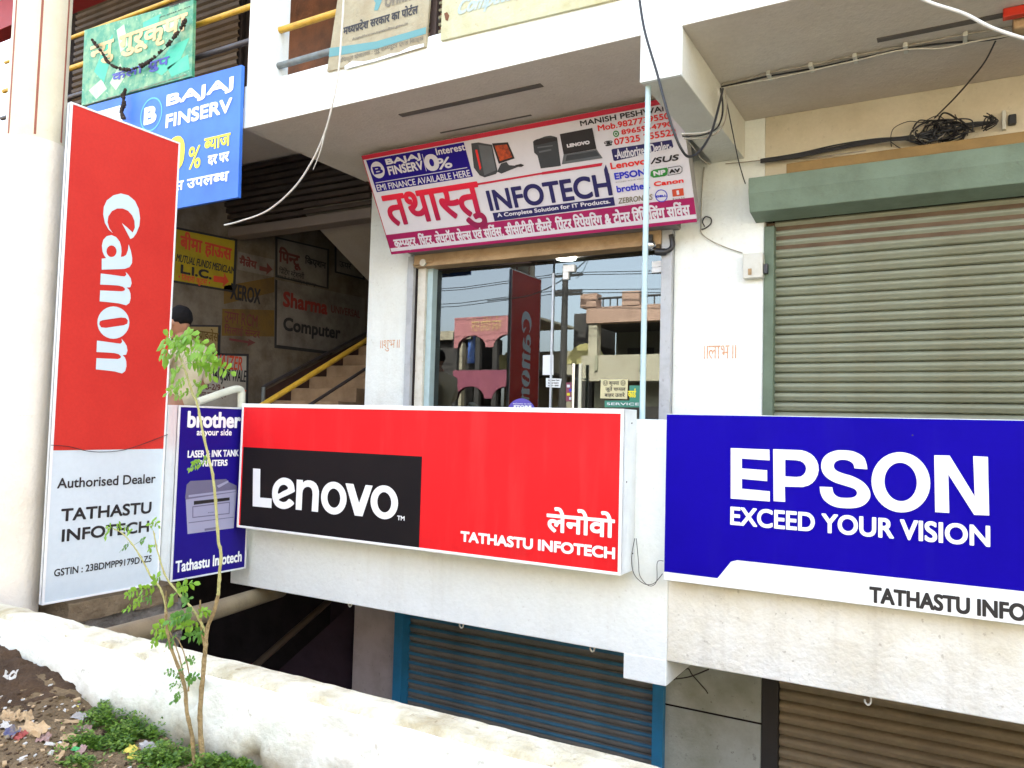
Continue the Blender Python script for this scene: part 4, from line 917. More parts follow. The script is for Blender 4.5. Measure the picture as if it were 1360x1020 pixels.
# printed products: tower and monitor, printer, laptop
def sp_(pts, m, h=.0035, f=SL, name='printed_product'): return bd.poly(name, [f(*p) for p in pts], m, h)
sp_([(692, 312), (735, 306), (815, 320), (848, 478), (838, 492), (772, 512), (742, 500), (708, 455)], darkgrey); sp_([(735, 320), (812, 330), (838, 470), (770, 500)], midgrey, .004); sp_([(716, 350), (728, 348), (752, 455), (744, 470)], ink_red, .0045)
sp_([(815, 312), (908, 305), (948, 400), (855, 432)], ink); sp_([(830, 325), (902, 318), (935, 392), (862, 416)], orange_g, .004); sp_([(868, 430), (900, 420), (915, 440), (980, 445), (870, 490), (845, 478)], darkgrey, .004)
sp_([(950, 440), (985, 432), (1005, 440), (990, 450), (960, 450)], ink)
sp_([(-58, 378), (-40, 368), (20, 345), (55, 340), (80, 345), (98, 352), (122, 535), (-8, 552), (-28, 470), (-50, 450)], darkgrey, f=SR); sp_([(-52, 372), (-30, 362), (95, 350), (98, 372), (-48, 405)], ink, .004, SR); sp_([(-20, 440), (60, 425), (62, 436), (-18, 452)], midgrey, .0045, SR); sp_([(-30, 412), (70, 400), (70, 408), (-28, 422)], midgrey, .0045, SR)
sp_([(115, 330), (325, 290), (352, 425), (140, 462)], ink, f=SR); sp_([(140, 462), (352, 427), (392, 485), (128, 525)], midgrey, .004, SR); sp_([(160, 468), (350, 437), (372, 468), (152, 505)], darkgrey, .0045, SR)
bd.text('LENOVO', SR(164, 418), SR(306, 370), signwhite, .0025, .0045)
bd.text('तथास्तु', SL(236, 872), SL(728, 531), g_tu, .009, .004, res=6)
sp_([(576, 572), (1109, 483), (1109, 494), (580, 584)], crimson, name='red_line'); sp_([(0, 575), (392, 515), (384, 535), (0, 592)], crimson, f=SR, name='red_line')
bd.poly('red_line', [SL(1109, 483), SR(10, 575), SR(10, 590), SL(1109, 494)], crimson, .0034)
bd.text('INFOTECH', SL(806, 712), SR(432, 578), navy, .006, .004, res=6)
bd.poly('horn', [SR(400, 560), SR(412, 525), SR(425, 560), SR(432, 592), SR(406, 596)], navy, .0041)
bd.poly('navy_strip', [SL(818, 722), SR(462, 735), SR(472, 790), SL(830, 770)], navy, .0034); bd.text('A Complete Solution for IT Products.', SL(850, 754), SR(438, 748), signwhite, .0013, .0045)
bd.text('कम्प्युटर, प्रिंटर, लेपटॉप सेल्स एवं सर्विस, सीसीटीवी कैमरे, प्रिंटर रिपेयरिंग & टोनर रिफिलिंग सर्विस', SL(252, 948), SR(948, 758), signwhite, .0034, .004)
bd.text('MANISH PESHWANI', SR(250, 280), SR(838, 135), ink, .0015, .004)
bd.text('Mob.9827739550', SR(364, 312), SR(818, 190), ink_red, .0015, .004); bd.text('8965954790', SR(515, 335), SR(838, 245), ink_red, .0015, .004); bd.text('07325 255522', SR(470, 402), SR(864, 292), ink_red, .0015, .004)
bd.ellipse('phone_disc', SR(478, 328), SR(478, 307), ink_green, .0035); bd.ellipse('phone_ring', SR(478, 328), SR(478, 315), signwhite, .0045, .006)
bd.text('☎', SR(404, 410), SR(454, 368), ink, .001, .004)
bd.poly('navy_tab', [SR(448, 432), SR(455, 426), SR(836, 366), SR(848, 410), SR(842, 418), SR(472, 504), SR(462, 500)], navy, .0034)
bd.text('-Authorized Dealer-', SR(474, 492), SR(830, 372), signwhite, .0015, .0045)
bd.text('Lenovo', SR(446, 558), SR(670, 480), ink_red, .0022, .004); bd.text('EPSON', SR(472, 625), SR(664, 552), ink_blue, .0025, .004); bd.text('EXCEED YOUR VISION', SR(478, 645), SR(672, 610), faded, 0, .004)
bd.text('brother.', SR(486, 708), SR(692, 635), ink_blue, .002, .004); bd.text('ZEBRONICS', SR(494, 780), SR(712, 715), faded, .001, .004, slant=.2); bd.text('Always Ahead', SR(535, 788), SR(650, 768), faded, 0, .004)
bd.text('/SUS', SR(702, 525), SR(883, 458), ink, .0022, .004, slant=.2); bd.text('Net Protector Antivirus', SR(705, 542), SR(886, 514), faded, 0, .004)
bd.poly('green_pill', [SR(700, 600), SR(702, 572), SR(720, 560), SR(806, 545), SR(812, 560), SR(808, 590), SR(795, 600), SR(720, 612)], ink_green, .0035)
bd.text('NP', SR(722, 600), SR(795, 558), signwhite, .003, .0045); bd.text('AV', SR(822, 585), SR(890, 548), ink, .003, .0045)
V, F = curve_fill([[bd.uv(SR(*p)) for p in [(812, 545), (890, 533), (906, 545), (906, 570), (892, 585), (812, 598)]], [bd.uv(SR(*p)) for p in [(815, 549), (888, 537), (902, 547), (902, 568), (889, 581), (815, 594)]]]); bd._mk('pill_outline', V, F, darkgrey, .0035)
bd.text('Canon', SR(724, 668), SR(911, 612), ink_red, .0022, .004)
bd.ellipse('ring', SR(770, 728), SR(770, 687), ink_blue, .0035, .006); bd.text('DELL', SR(738, 740), SR(804, 718), ink_blue, .0015, .004)
bd.poly('orange_square', [SR(838, 688), SR(912, 678), SR(916, 726), SR(844, 734)], p_orange, .0035); bd.text('i', SR(870, 722), SR(884, 692), signwhite, .002, .0045); bd.text('ball', SR(846, 755), SR(918, 735), faded, 0, .004)
# brackets and grille at the sign's left end
for zz in (.2, .8):
    p = bd.at(XL0 - .02, HW * zz, -.05); mb = MB(); mb.tube([p, (p.x, F0 + .03, p.z + .02)], .012, 8); obj('bracket', mb, greyguide, t)
p0 = PY(458, 210, 5.3); mb = MB()
mb.box(p0.x, BLp.x + XL0 - .01, 5.1, 5.6, p0.z - .06, p0.z - .03)
for i in range(5): mb.box(p0.x + .02, BLp.x + XL0 - .02, 5.14 + i * .09, 5.18 + i * .09, p0.z - .075, p0.z - .0605)
tag(obj('vent_grille', mb, greyguide, None), 'small grey slotted grille at the upper left end of the tilted shop sign', 'grille')
# ------------------------------------------------------------------ small things on the facade
mb = MB(); pp = PY(853, 555, 4.22); xq = PY(851.5, 118, 4.16); mb.tube([(pp.x, 4.22, .05), (pp.x + .0, 4.22, 1.98)], .0165, 14)
tag(obj('support_pipe', mb, palepipe, None), 'thin pale blue vertical pipe from parapet to beam in front of the glass', 'pipe')
# meter box
t = thing('meter_box', 'small cream electric box at the right edge of the white pilaster', 'box', tuple(PY(1000, 370, F0)))
p0 = PY(986, 370, F0 - .07); p1 = PY(1013, 335, F0 - .07)
mb = MB(); mb.box(p0.x, p1.x, F0 - .07, F0 - .002, p0.z, p1.z); obj('case', mb, plastic_w, t, .006)
mb = MB(); mb.box(p1.x + .001, p1.x + .03, F0 - .05, F0 - .002, p0.z + .03, p0.z + .10); obj('gland', mb, black_p, t, .003)
c = PY(996, 361, F0 - .07); mb = MB(); mb.box(c.x - .012, c.x + .012, F0 - .08, F0 - .0705, c.z - .022, c.z + .022); obj('switch', mb, header, t, .002)
# bulb and dome camera under the header
t = thing('security_lamp', 'small round silver lamp hanging under the shopfront header', 'lamp', tuple(PY(864, 318, 5.58)))
c = PY(864, 325, 5.58); mb = MB(); mb.lathe(c, [(.004, -.045), (.03, -.036), (.043, -.01), (.040, .012), (.025, .03)], 20); obj('bulb', mb, chrome, t)
mb = MB(); mb.lathe(c, [(.018, .03), (.018, .075)], 14); obj('holder', mb, black_p, t)
t = thing('security_camera', 'black curved camera under the header beside the right frame', 'camera', tuple(PY(882, 322, 5.6)))
c = PY(881, 325, 5.62); mb = MB(); mb.tube(spline([c + Vector((.06, 0, .07)), c + Vector((.07, 0, -.02)), c + Vector((.02, -.02, -.06)), c + Vector((-.05, -.03, -.055))], 5), [.02] * 10 + [.028] * 6, 12); obj('body', mb, black_p, t)
# latch at the left frame top
t = thing('shutter_lock', 'rusty hasp and padlock at the top left of the shopfront frame', 'lock', tuple(PY(562, 350, 5.58)))
c = PY(562, 349, 5.58); mb = MB(); mb.lathe(c, [(.032, -.01), (.032, .01)], 16, axis=Vector((0, 1, 0))); obj('plate', mb, whiteguide, t)
mb = MB(); mb.tube([PY(549, 352, 5.58), PY(575, 346, 5.58)], .008, 8); obj('bolt', mb, header, t)
# papers and stickers on the glass
def sheet(name, label, cat, pts, m, Y=5.762, lines=(), ink_m=ink):
    t, b = flat_board(name, label, cat, pts, Y, m, .002); t['category'] = cat
    for s, bl, tr in lines: b.text(s, bl, tr, ink_m, .0008, .002, res=3)
    return t, b
sheet('paper_notice', 'blank pale blue paper taped to the fixed glass pane', 'paper', [(721, 472), (735, 471), (735, 498), (720.5, 498)], paper)
sheet('paper_notice', 'small printed notice below the blank paper on the glass', 'paper', [(725, 502), (746, 503), (744, 515), (725, 514)], paper, lines=[('Customer Care', (728, 506), (743, 504)), ('Service Centre', (728, 509.5), (742, 507.5)), ('10:00 - 8:00', (728, 513), (742, 511))])
sheet('paper_notice', 'yellowed handwritten paper notice asking to leave shoes outside on the glass door', 'paper', [(798, 504), (834, 504), (833, 530), (797, 529)], papery, lines=[('☺ कृपया ☺', (801, 513), (831, 505)), ('जूते चप्पल', (804, 521), (831, 513)), ('बाहर उतारे', (803, 528), (830, 521))])
t, b = sheet('poster', 'green printed card poster on the glass door behind the yellowed notice', 'poster', [(836, 512), (852, 512), (852, 541), (803, 541), (803, 532), (836, 532)], greenprint, 5.765)
b.text('कार्ड', (834, 528), (845, 516), yellow_v, .002, .002); b.text('SERVICE', (806, 538), (849, 535), paper, .0005, .002)
t, b = sheet('poster', 'narrow pink and white poster at the door edge', 'poster', [(752, 508), (760.5, 508), (760, 533), (751.5, 533)], magenta, 5.74)
for i in range(4): b.poly('print_block', [(753 + (i % 2) * 3, 511 + i * 5.5), (757 + (i % 2) * 2.5, 511 + i * 5.5), (757 + (i % 2) * 2.5, 514.5 + i * 5.5), (753 + (i % 2) * 3, 514.5 + i * 5.5)], [paper, ink_blue, yellow_v, paper][i], .0015)
t = thing('round_sticker', 'violet round sticker low on the glass behind the long red sign', 'sticker', tuple(PY(692, 550, 5.76)))
c = PY(692, 552, 5.764); mb = MB(); mb.lathe(c, [(.145, -.001), (.145, .001)], 40, axis=Vector((0, 1, 0))); obj('disc', mb, violet_s, t)
b = Board((c.x, 5.762, c.z), (1, 0, 0), (0, 0, 1), t); b.n = Vector((0, -1, 0)); b.text('welcome to our', (681, 537), (706, 535), white_v, 0, .001, res=2); b.text('STORE', (682, 541.5), (706, 538.5), white_v, .002, .001, res=2)
# auspicious words painted on the pilasters
for txt, bl, tr, lb in (('॥शुभ॥', (505, 467), (531, 451), 'faint orange painted word'), ('॥लाभ॥', (935, 477), (978, 458), 'faint orange painted word')):
    b = Board((0, F0, 0), (1, 0, 0), (0, 0, 1), B); b.n = Vector((0, -1, 0)); b.text(txt, bl, tr, wpaint, .0, .002, label=lb, name='painted_word')
# ------------------------------------------------------------------ cables
def cable(label, pts, r, m, name='cable', cat='cable', n=8):
    P = spline([PY(x, y, Y) for x, y, Y in pts], n); mb = MB(); mb.tube(P, r, 6)
    return tag(obj(name, mb, m, None), label, cat)
cable('white cable drooping from the balcony down to the stair opening', [(457, -10, 3.6), (454, 40, 3.6), (449, 100, 3.62), (440, 145, 3.65), (430, 180, 3.7), (414, 215, 3.75), (390, 250, 3.8), (355, 280, 3.85), (318, 294, 3.9), (298, 299, 3.9)], .0062, cable_w)
cable('frayed short end of the white drooping cable', [(431, 180, 3.69), (424, 205, 3.7), (416, 225, 3.72)], .003, cable_w)
cable('black cable looping from the top of the balcony to the wire cluster by the beam', [(848, -10, 3.9), (856, 40, 3.9), (872, 95, 3.9), (884, 140, 3.9), (895, 175, 3.92), (905, 198, 3.95), (915, 208, 4.0), (930, 200, 4.1), (945, 175, 4.3), (955, 140, 4.5), (960, 118, 4.65)], .0075, cable_k)
cable('pale cable crossing the upper right corner', [(1200, -12, 3.5), (1240, 5, 3.5), (1280, 18, 3.5), (1320, 38, 3.5), (1372, 55, 3.5)], .007, cable_w)
def zcable(label, pts, r, m, dz=.015):
    P = spline([PZ(x, y, ZS - dz) for x, y in pts], 6); mb = MB(); mb.tube(P, r, 6); return tag(obj('cable', mb, m, None), label, 'cable')
zcable('upper wire of the bundle clipped along the right soffit', [(958, 113), (1000, 103), (1020, 97), (1080, 86), (1140, 73), (1210, 60), (1280, 46), (1370, 32)], .006, cable_g)
zcable('middle wire of the bundle clipped along the right soffit', [(958, 115), (1000, 106), (1022, 101), (1080, 91), (1140, 78), (1200, 65), (1260, 57), (1320, 52), (1370, 38)], .006, cable_k)
zcable('lowest sagging wire of the bundle on the right soffit', [(956, 118), (1000, 109), (1024, 105), (1080, 93), (1130, 82), (1200, 66), (1250, 64), (1300, 54), (1370, 42)], .005, cable_w, .03)
for x, y, wh in ((1022, 100, 'nearest the beam'), (1078, 89, 'second from the beam'), (1136, 77, 'midway along the bundle'), (1203, 63, 'fourth from the beam'), (1282, 49, 'nearest the red strip fitting')):
    p = PZ(x, y, ZS - .012); mb = MB(); mb.box(p.x - .012, p.x + .012, p.y - .05, p.y + .05, ZS - .028, ZS - .002)
    tag(obj('cable_clip', mb, plastic_w, None, .003), 'small white wire clip on the right soffit, ' + wh, 'clip', 'clips along the soffit wires')
# cluster down the beam side
for i, (pts, m_, lb) in enumerate((([(953, 116, 4.75), (955, 130, 4.75), (954, 150, 4.78), (948, 168, 4.8), (935, 176, 4.6), (905, 178, 4.3)], cable_w, 'white wire turning round the beam bottom'),
                              ([(957, 117, 4.75), (960, 140, 4.75), (958, 158, 4.8), (950, 172, 4.82), (930, 180, 4.6), (907, 181, 4.3)], cable_k, 'black wire turning round the beam bottom'),
                              ([(962, 117, 4.75), (965, 135, 4.78), (963, 160, 4.85), (952, 176, 4.85), (932, 184, 4.6), (909, 184, 4.3)], cable_g, 'grey wire turning round the beam bottom'),
                              ([(962, 118, 4.78), (968, 150, 4.95), (974, 180, 5.2), (980, 210, 5.5), (986, 232, 5.6), (990, 244, 5.6)], cable_k, 'dark wire hanging from the beam to the green shutter box'),
                              ([(905, 178, 4.3), (920, 195, 4.9), (940, 217, 5.64), (980, 216, 5.64), (1020, 212, 5.64), (1080, 209, 5.64), (1150, 200, 5.6)], cable_g, 'grey wire along the cream wall above the green shutter box'),
                              ([(935, 222, 5.66), (932, 260, 5.655), (931, 300, 5.655), (932, 310, 5.655), (945, 320, 5.655), (965, 329, 5.655), (986, 336, 5.655)], cable_g, 'thin wire running down the white pilaster to the electric box'))):
    cable(lb, pts, .0055 if i < 3 else .004, m_)
cable('small black coil of wire on the white pilaster', [(932, 305, 5.65), (937, 303, 5.64), (944, 297, 5.64), (944, 290, 5.64), (937, 288, 5.64), (933, 294, 5.64), (936, 301, 5.64)], .005, cable_k)
cable('black wire hanging from the right soffit to the wire tangle', [(1322, 55, 4.9), (1308, 82, 5.1), (1290, 105, 5.3), (1268, 130, 5.5), (1241, 157, 5.6)], .005, cable_k)
# tangle on the ochre ledge
rnd = random.Random(3)
t = thing('cable_tangle', 'messy coil of black wires lying on the ochre ledge above the green shutter box', 'cable tangle', tuple(PY(1240, 185, 5.55)))
for k in range(22):
    cx, cy = 1240 + rnd.uniform(-26, 26), 173 + rnd.uniform(-7, 7); rx, ry = rnd.uniform(8, 36), rnd.uniform(5, 19)
    ph = rnd.uniform(0, 6)
    P = spline([PY(cx + rx * math.cos(ph + q * .6) + rnd.uniform(-4, 4), cy + ry * math.sin(ph + q * .6) + rnd.uniform(-3, 3) - .16 * rx * math.cos(ph + q * .6), 5.58 + rnd.uniform(-.04, .05)) for q in range(rnd.randint(7, 12))], 4)
    mb = MB(); mb.tube(P, rnd.choice((.003, .0045, .006)), 5); obj('wire', mb, cable_k if rnd.random() < .85 else cable_g, t)
for k in range(6):
    P = spline([PY(1010, 216 - k * .8, 5.6), PY(1060, 209 - k, 5.6), PY(1110, 200 - k * 1.2 + rnd.uniform(-2, 2), 5.6), PY(1160, 190 - k, 5.6), PY(1205, 185 - k + rnd.uniform(-3, 3), 5.58), PY(1250, 175 + rnd.uniform(-6, 6), 5.58), PY(1290, 166 + rnd.uniform(-3, 3), 5.6), PY(1325, 162, 5.6)], 5)
    mb = MB(); mb.tube(P, .006, 5); obj('wire', mb, cable_k, t)
for k in range(9):
    P = spline([PY(1310 + rnd.uniform(-4, 10), 150 + rnd.uniform(0, 6), 5.6), PY(1318 + rnd.uniform(-10, 8), 160 + rnd.uniform(-4, 4), 5.56), PY(1310 + rnd.uniform(-6, 6), 172 + rnd.uniform(-4, 4), 5.6)], 5)
    mb = MB(); mb.tube(P, .004, 5); obj('wire', mb, cable_k, t)
# switch on white plate at the far right and red bracket on the soffit
t = thing('wall_switch', 'dark switch on a cream board at the right end of the cream wall', 'switch', tuple(PY(1344, 165, F0)))
a = PY(1331, 172, F0 - .03); b_ = PY(1336, 146, F0 - .03); mb = MB(); mb.box(a.x, b_.x, F0 - .03, F0 - .001, a.z, b_.z); obj('trunking', mb, plastic_w, t, .003)
a = PY(1339, 166, F0 - .03); b_ = PY(1350, 151, F0 - .03); mb = MB(); mb.box(a.x, b_.x, F0 - .04, F0 - .001, a.z, b_.z); obj('switch_body', mb, cable_k, t, .008)
a = PZ(1332, 24, ZS - .04); mb = MB(); mb.box(a.x, a.x + .9, a.y - .03, a.y + .02, ZS - .05, ZS - .002)
tag(obj('tube_light_fitting', mb, redplastic, None, .004), 'red strip fitting on the soffit at the upper right edge', 'fitting')
a = PZ(1345, 32, ZS - .04); mb = MB(); mb.box(a.x, a.x + .5, a.y - .05, a.y + .06, ZS - .09, ZS - .001)
tag(obj('junction_box', mb, header, None, .01), 'brown wooden junction block beside the red strip fitting', 'box')
# thin wires between the two parapet signs
cable('thin black wire loop hanging between the long red and the blue sign', [(843, 715, 4.1), (839, 740, 4.1), (842, 762, 4.1), (855, 775, 4.1), (868, 775, 4.1), (880, 762, 4.1)], .002, cable_k)
cable('second thin wire loop hanging beside the right end of the long red sign', [(845, 715, 4.12), (848, 745, 4.12), (850, 765, 4.12), (862, 778, 4.12), (872, 772, 4.12), (873, 747, 4.12), (881, 745, 4.04)], .0018, cable_k)
# small hooks under the walkway
for (x, y, Y, lb) in ((465, 803, 4.2, 'small white hook under the walkway near the lavender wall'), (613, 831, 4.2, 'small white hook under the walkway above the blue shutter'), (787, 862, 4.2, 'small rusty hook under the walkway left of the beam end'), (1153, 932, 4.2, 'small white hook under the walkway above the brown shutter')):
    c = PY(x, y, Y); mb = MB(); mb.tube(spline([c + Vector((.01, 0, .03)), c + Vector((.012, 0, 0)), c + Vector((0, 0, -.015)), c + Vector((-.014, 0, -.004)), c + Vector((-.014, 0, .008))], 4), .005, 6)
    tag(obj('hook', mb, plastic_w, None), lb, 'hook')
# sagging cobwebbed twigs at the basement pier
cable('dry twig and cobweb strand hanging under the walkway at the grey-green pier', [(895, 903, 5.3), (912, 888, 5.2), (920, 897, 5.3), (936, 915, 5.5), (940, 921, 5.5)], .004, dried, 'twig', 'twig')
cable('long dry twig reaching the walkway edge at the grey-green pier', [(893, 902, 5.3), (915, 899, 5.0), (941, 889, 4.6)], .004, dried, 'twig', 'twig')
# fat pipe over the basement
mb = MB(); a = PZ(178, 838, -1.42); e = PY(372, 783, 4.6)
pa, pb = PY(178, 840, 2.85), PY(280, 812, 3.6); mb.tube([pa + (pa - pb) * .35, pb, e], .062, 20)
tag(obj('drain_pipe', mb, pvc, None), 'thick dusty plastic drain pipe crossing the dark basement opening', 'pipe')

# ================================================================== opposite side of the street (seen in the shop glass)
YG = 5.77; YV = 2 * YG + 6.2
def MV(x, y, Yv=YV): p = PY(x, y, Yv); return Vector((p.x, 2 * YG - Yv, p.z))
t = thing('opposite_building', 'salmon and cream verandah building across the street, reflected in the glass door', 'building', (MV(830, 530).x, -6.2, GZ))
def op(name, x0, x1, y0, y1, z0, z1, m, parent=None, bevel=0): mb = MB(); mb.box(x0, x1, y0, y1, z0, z1); return obj(name, mb, m, parent or t, bevel)
xa = MV(778, 450).x; xb = 8.0; Yf = -6.2
zr = MV(790, 396).z; zp = MV(790, 408).z; zq = MV(790, 429).z; zw = MV(790, 472).z; zv = MV(790, 497).z; zc = MV(790, 506).z
op('roof_parapet', xa, xb, Yf - .3, Yf, zq, zp, salmon)
rf = op('roof_slab', xa, xb, Yf - 6, Yf - .3, zq, zq + .2, opp_dark)
for i, xx in enumerate([MV(782, 395).x, MV(838, 392).x, MV(838, 392).x * 2 - MV(782, 395).x + .1, 2.5, 5]): op('railing_pillar', xx - .22, xx + .22, Yf - .3, Yf + .02, zp, zr + .12, salmon)
mb = MB(); mb.tube([(xa, Yf - .1, zr), (xb, Yf - .1, zr)], .03, 6); obj('rail_bar', mb, opp_dark, t)
for i in range(52):
    xx = xa + .2 + i * .19
    mb = MB(); mb.box(xx, xx + .025, Yf - .12, Yf - .09, zp, zr); obj('baluster', mb, opp_dark, t)
op('verandah_wall', xa, xb, Yf - 2.2, Yf - 2.0, zw - 3.5, zq, opp_shade)
op('window', MV(795, 465).x, MV(832, 465).x, Yf - 2.0, Yf - 1.95, MV(795, 474).z, MV(795, 452).z, opp_dark)
op('verandah_post', xa + .05, xa + .28, Yf - .3, Yf - .05, zw, zq, opp_cream); op('verandah_post', 1.0, 1.25, Yf - .3, Yf - .05, zw, zq, opp_cream)
op('verandah_parapet', xa - .1, xb, Yf - .3, Yf + .02, zc, zw, opp_cream)
for i in range(7): xx = MV(791, 480).x + i * 1.15; op('parapet_rib', xx, xx + .08, Yf + .02, Yf + .06, zc + .25, zw, opp_shade)
op('ground_floor_wall', xa, xb, Yf - .9, Yf - .6, GZ, zc, opp_shade); op('shutter', xa + .8, xa + 3.4, Yf - .6, Yf - .55, GZ, zc - .6, opp_dark)
# middle dark building with yellow arch
t = thing('opposite_building', 'dark narrow building with a yellow arched opening across the street', 'building', (MV(765, 530).x, -7.2, GZ))
xm0 = MV(744, 450).x; xm1 = xa - .15
op('wall', xm0, xm1, -8.5, -7.0, GZ, MV(765, 410).z, opp_dark)
mb = MB(); cx = MV(762, 460).x; zt = MV(762, 452).z; r = .55
mb.prism([(cx - r, -6.98, MV(762, 480).z)] + [(cx + r * math.cos(math.pi - k * math.pi / 10), -6.98, zt - r + r * math.sin(k * math.pi / 10)) for k in range(11)] + [(cx + r, -6.98, MV(762, 480).z)], (0, .05, 0)); obj('arch', mb, opp_yellow, t)
# pink draped arcade
t = thing('opposite_building', 'pink draped arcade building across the street, reflected in the fixed glass', 'building', (MV(630, 530).x, -6.2, GZ))
def arcade(x0, x1, zb, zt, span, spring, m, Y=-6.2, nm='draped_arch', parent=None):
    """wall band with arches cut from its lower edge"""
    n = max(1, round((x1 - x0) / span)); w = (x1 - x0) / n; outline = [(x0, zt), (x0, zb)]
    for i in range(n):
        a = x0 + i * w + .12; b = x0 + (i + 1) * w - .12; c = (a + b) / 2; rr = (b - a) / 2
        outline += [(a, zb)] + [(c - rr * math.cos(k * math.pi / 10), zb + spring * math.sin(k * math.pi / 10)) for k in range(1, 10)] + [(b, zb)]
    outline += [(x1, zb), (x1, zt)]
    V, F = curve_fill([outline]); mb = MB(); mb.add([(a, Y, b) for a, b in V], F); k0 = len(V)
    mb.add([(a, Y - .15, b) for a, b in V], F)
    return obj(nm, mb, m, parent or t)
px0 = MV(603, 450).x; px1 = MV(700, 450).x
arcade(px0, px1, MV(610, 462).z, MV(610, 422).z, MV(655, 440).x - MV(610, 440).x, .33, pinkp)
arcade(px0, px1, MV(610, 529).z, MV(610, 492).z, MV(655, 440).x - MV(610, 440).x, .33, magenta)
for xx in (603, 633, 656, 685): c = MV(xx, 480).x; op('arcade_post', c - .07, c + .07, -6.35, -6.22, GZ, MV(610, 440).z, opp_dark)
op('arcade_wall', px0, px1 + 1, -9.2, -9.0, GZ, MV(620, 455).z, opp_cream); op('arcade_floor', px0, px1, -9, -6.4, MV(620, 493).z, MV(620, 490).z, opp_dark); op('arcade_roof', px0, px1, -9.2, -6.4, MV(610, 424).z, MV(610, 421).z, opp_cream)
op('yellow_panel', MV(624, 480).x, MV(642, 480).x, -7.5, -7.4, MV(630, 490).z, MV(630, 466).z, opp_yellow); op('window', MV(623, 450).x, MV(652, 450).x, -8.98, -8.9, MV(630, 465).z, MV(630, 445).z, opp_dark)
b = Board(MV(630, 440), (-1, 0, 0), (0, 0, 1), t); b.n = Vector((0, 1, 0))
V, F = shape('गर्जेन्द्र रेडीमेड स्टोर्स', 3); x0 = min(a for a, c in V); x1 = max(a for a, c in V); wd = abs(MV(627, 440).x - MV(667, 440).x)
V = [((a - x0) / (x1 - x0) * wd - wd * .9, c * .42) for a, c in V]; mb = MB(); mb.add([b.at(a, c, .02) for a, c in V], F); obj('lettering', mb, gold, t)
t = thing('opposite_building', 'low dark shop row with a blue sign left of the pink arcade across the street', 'building', (MV(585, 530).x, -7.5, GZ))
op('wall', MV(560, 450).x - 3, px0 - .1, -9.0, -7.4, GZ, MV(585, 438).z, opp_dark); op('cornice', MV(560, 450).x - 3, px0 - .1, -7.4, -7.2, MV(585, 438).z - .15, MV(585, 438).z + .1, opp_cream)
op('blue_sign', MV(592, 480).x, MV(601, 480).x, -7.38, -7.3, MV(595, 478).z, MV(595, 440).z, opp_blue); op('pillar', MV(583, 480).x, MV(587, 480).x, -7.38, -7.2, GZ, MV(585, 450).z, opp_cream)
# far fill of the street front so the row goes on
t = thing('opposite_building', 'long pale two-storey row further right across the street', 'building', (14, -8, GZ)); op('wall', 8.2, 40, -14, -7, GZ, 5.2, opp_cream); op('roof_band', 8.2, 40, -7, -6.9, 4.6, 5.0, salmon)
t = thing('opposite_building', 'long pale two-storey row further left across the street', 'building', (-24, -8, GZ)); op('wall', -50, -17.5, -14, -7.4, GZ, 2.6, opp_cream); op('roof_band', -50, -17.5, -7.4, -7.3, 2.2, 2.5, salmon)
# utility pole with wires
t = thing('utility_pole', 'dark utility pole with cross arms and street wires, reflected at the glass door edge', 'pole', (MV(750, 500).x, -5.6, GZ))
Yv2 = 2 * YG + 5.6; c = MV(749, 450, Yv2); mb = MB(); mb.tube([(c.x, -5.6, GZ), (c.x, -5.6, MV(749, 352, Yv2).z)], [.11, .07], 10); obj('shaft', mb, opp_dark, t)
for yy in (366, 387, 391): z = MV(749, yy, Yv2).z; mb = MB(); mb.box(c.x - .35, c.x + .45, -5.66, -5.6, z - .03, z + .03); obj('cross_arm', mb, opp_dark, t)
for i, yy in enumerate((362, 366, 386, 391, 342)):
    z = MV(749, yy, Yv2).z; P = [(c.x + s * 12, -5.62 + .08 * i, z + .25 * s * s * .6 - (.18 if s else 0)) for s in (-1, -.75, -.5, -.25, 0, .25, .5, .75, 1)]
    mb = MB(); mb.tube(P, .010, 5); obj('wire', mb, cable_k, t)

# ================================================================== sapling
YS = 1.985
def leaf_mesh_pinnate(P, wid, n, m, parent, rnd, name='leaf'):
    """a compound leaf: rachis P with paired leaflets"""
    sp = spline(P, 6); L = len(sp); mb = MB(); mb.tube(sp, .0009, 4)
    tot = [0]
    for i in range(1, L): tot.append(tot[-1] + (sp[i] - sp[i - 1]).length)
    for k in range(n + 1):
        s = tot[-1] * (.16 + .84 * k / n); i = max(j for j in range(L) if tot[j] <= s + 1e-9); i = min(i, L - 2)
        c = sp[i].lerp(sp[i + 1], (s - tot[i]) / max(1e-6, tot[i + 1] - tot[i])); d = (sp[i + 1] - sp[i]).normalized()
        side = d.cross(Vector((rnd.uniform(-.4, .4), -1, rnd.uniform(-.2, .5)))).normalized()
        for sg in ((1, -1) if k < n else (0,)):
            q = (side * sg + d * .45 + Vector((rnd.uniform(-.15, .15), rnd.uniform(-.35, .35), rnd.uniform(-.45, .0)))).normalized() if sg else d
            w_ = wid * rnd.uniform(.8, 1.1) * (1 - .35 * abs(k / n - .45)); ac = q.cross(Vector((0, -1, .3))).normalized() * w_ * .30
            nn = q.cross(ac).normalized() * w_ * .06
            pts = [c, c + q * w_ * .3 + ac * .9 + nn, c + q * w_ * .7 + ac + nn, c + q * w_ + Vector((0, 0, -w_ * .12)), c + q * w_ * .7 - ac + nn, c + q * w_ * .3 - ac * .9 + nn, c + q * w_ * .5 - nn * .5]
            mb.add(pts, [(0, 1, 6), (1, 2, 6), (2, 3, 6), (3, 4, 6), (4, 5, 6), (5, 0, 6)], 0, True)
    return obj(name, mb, m, parent)
SP = thing('sapling', 'slender young tree with two bare stems and feathery bright green leaves before the white wall', 'tree', tuple(PZ(266, 1017, GZ)))
rnd = random.Random(11)
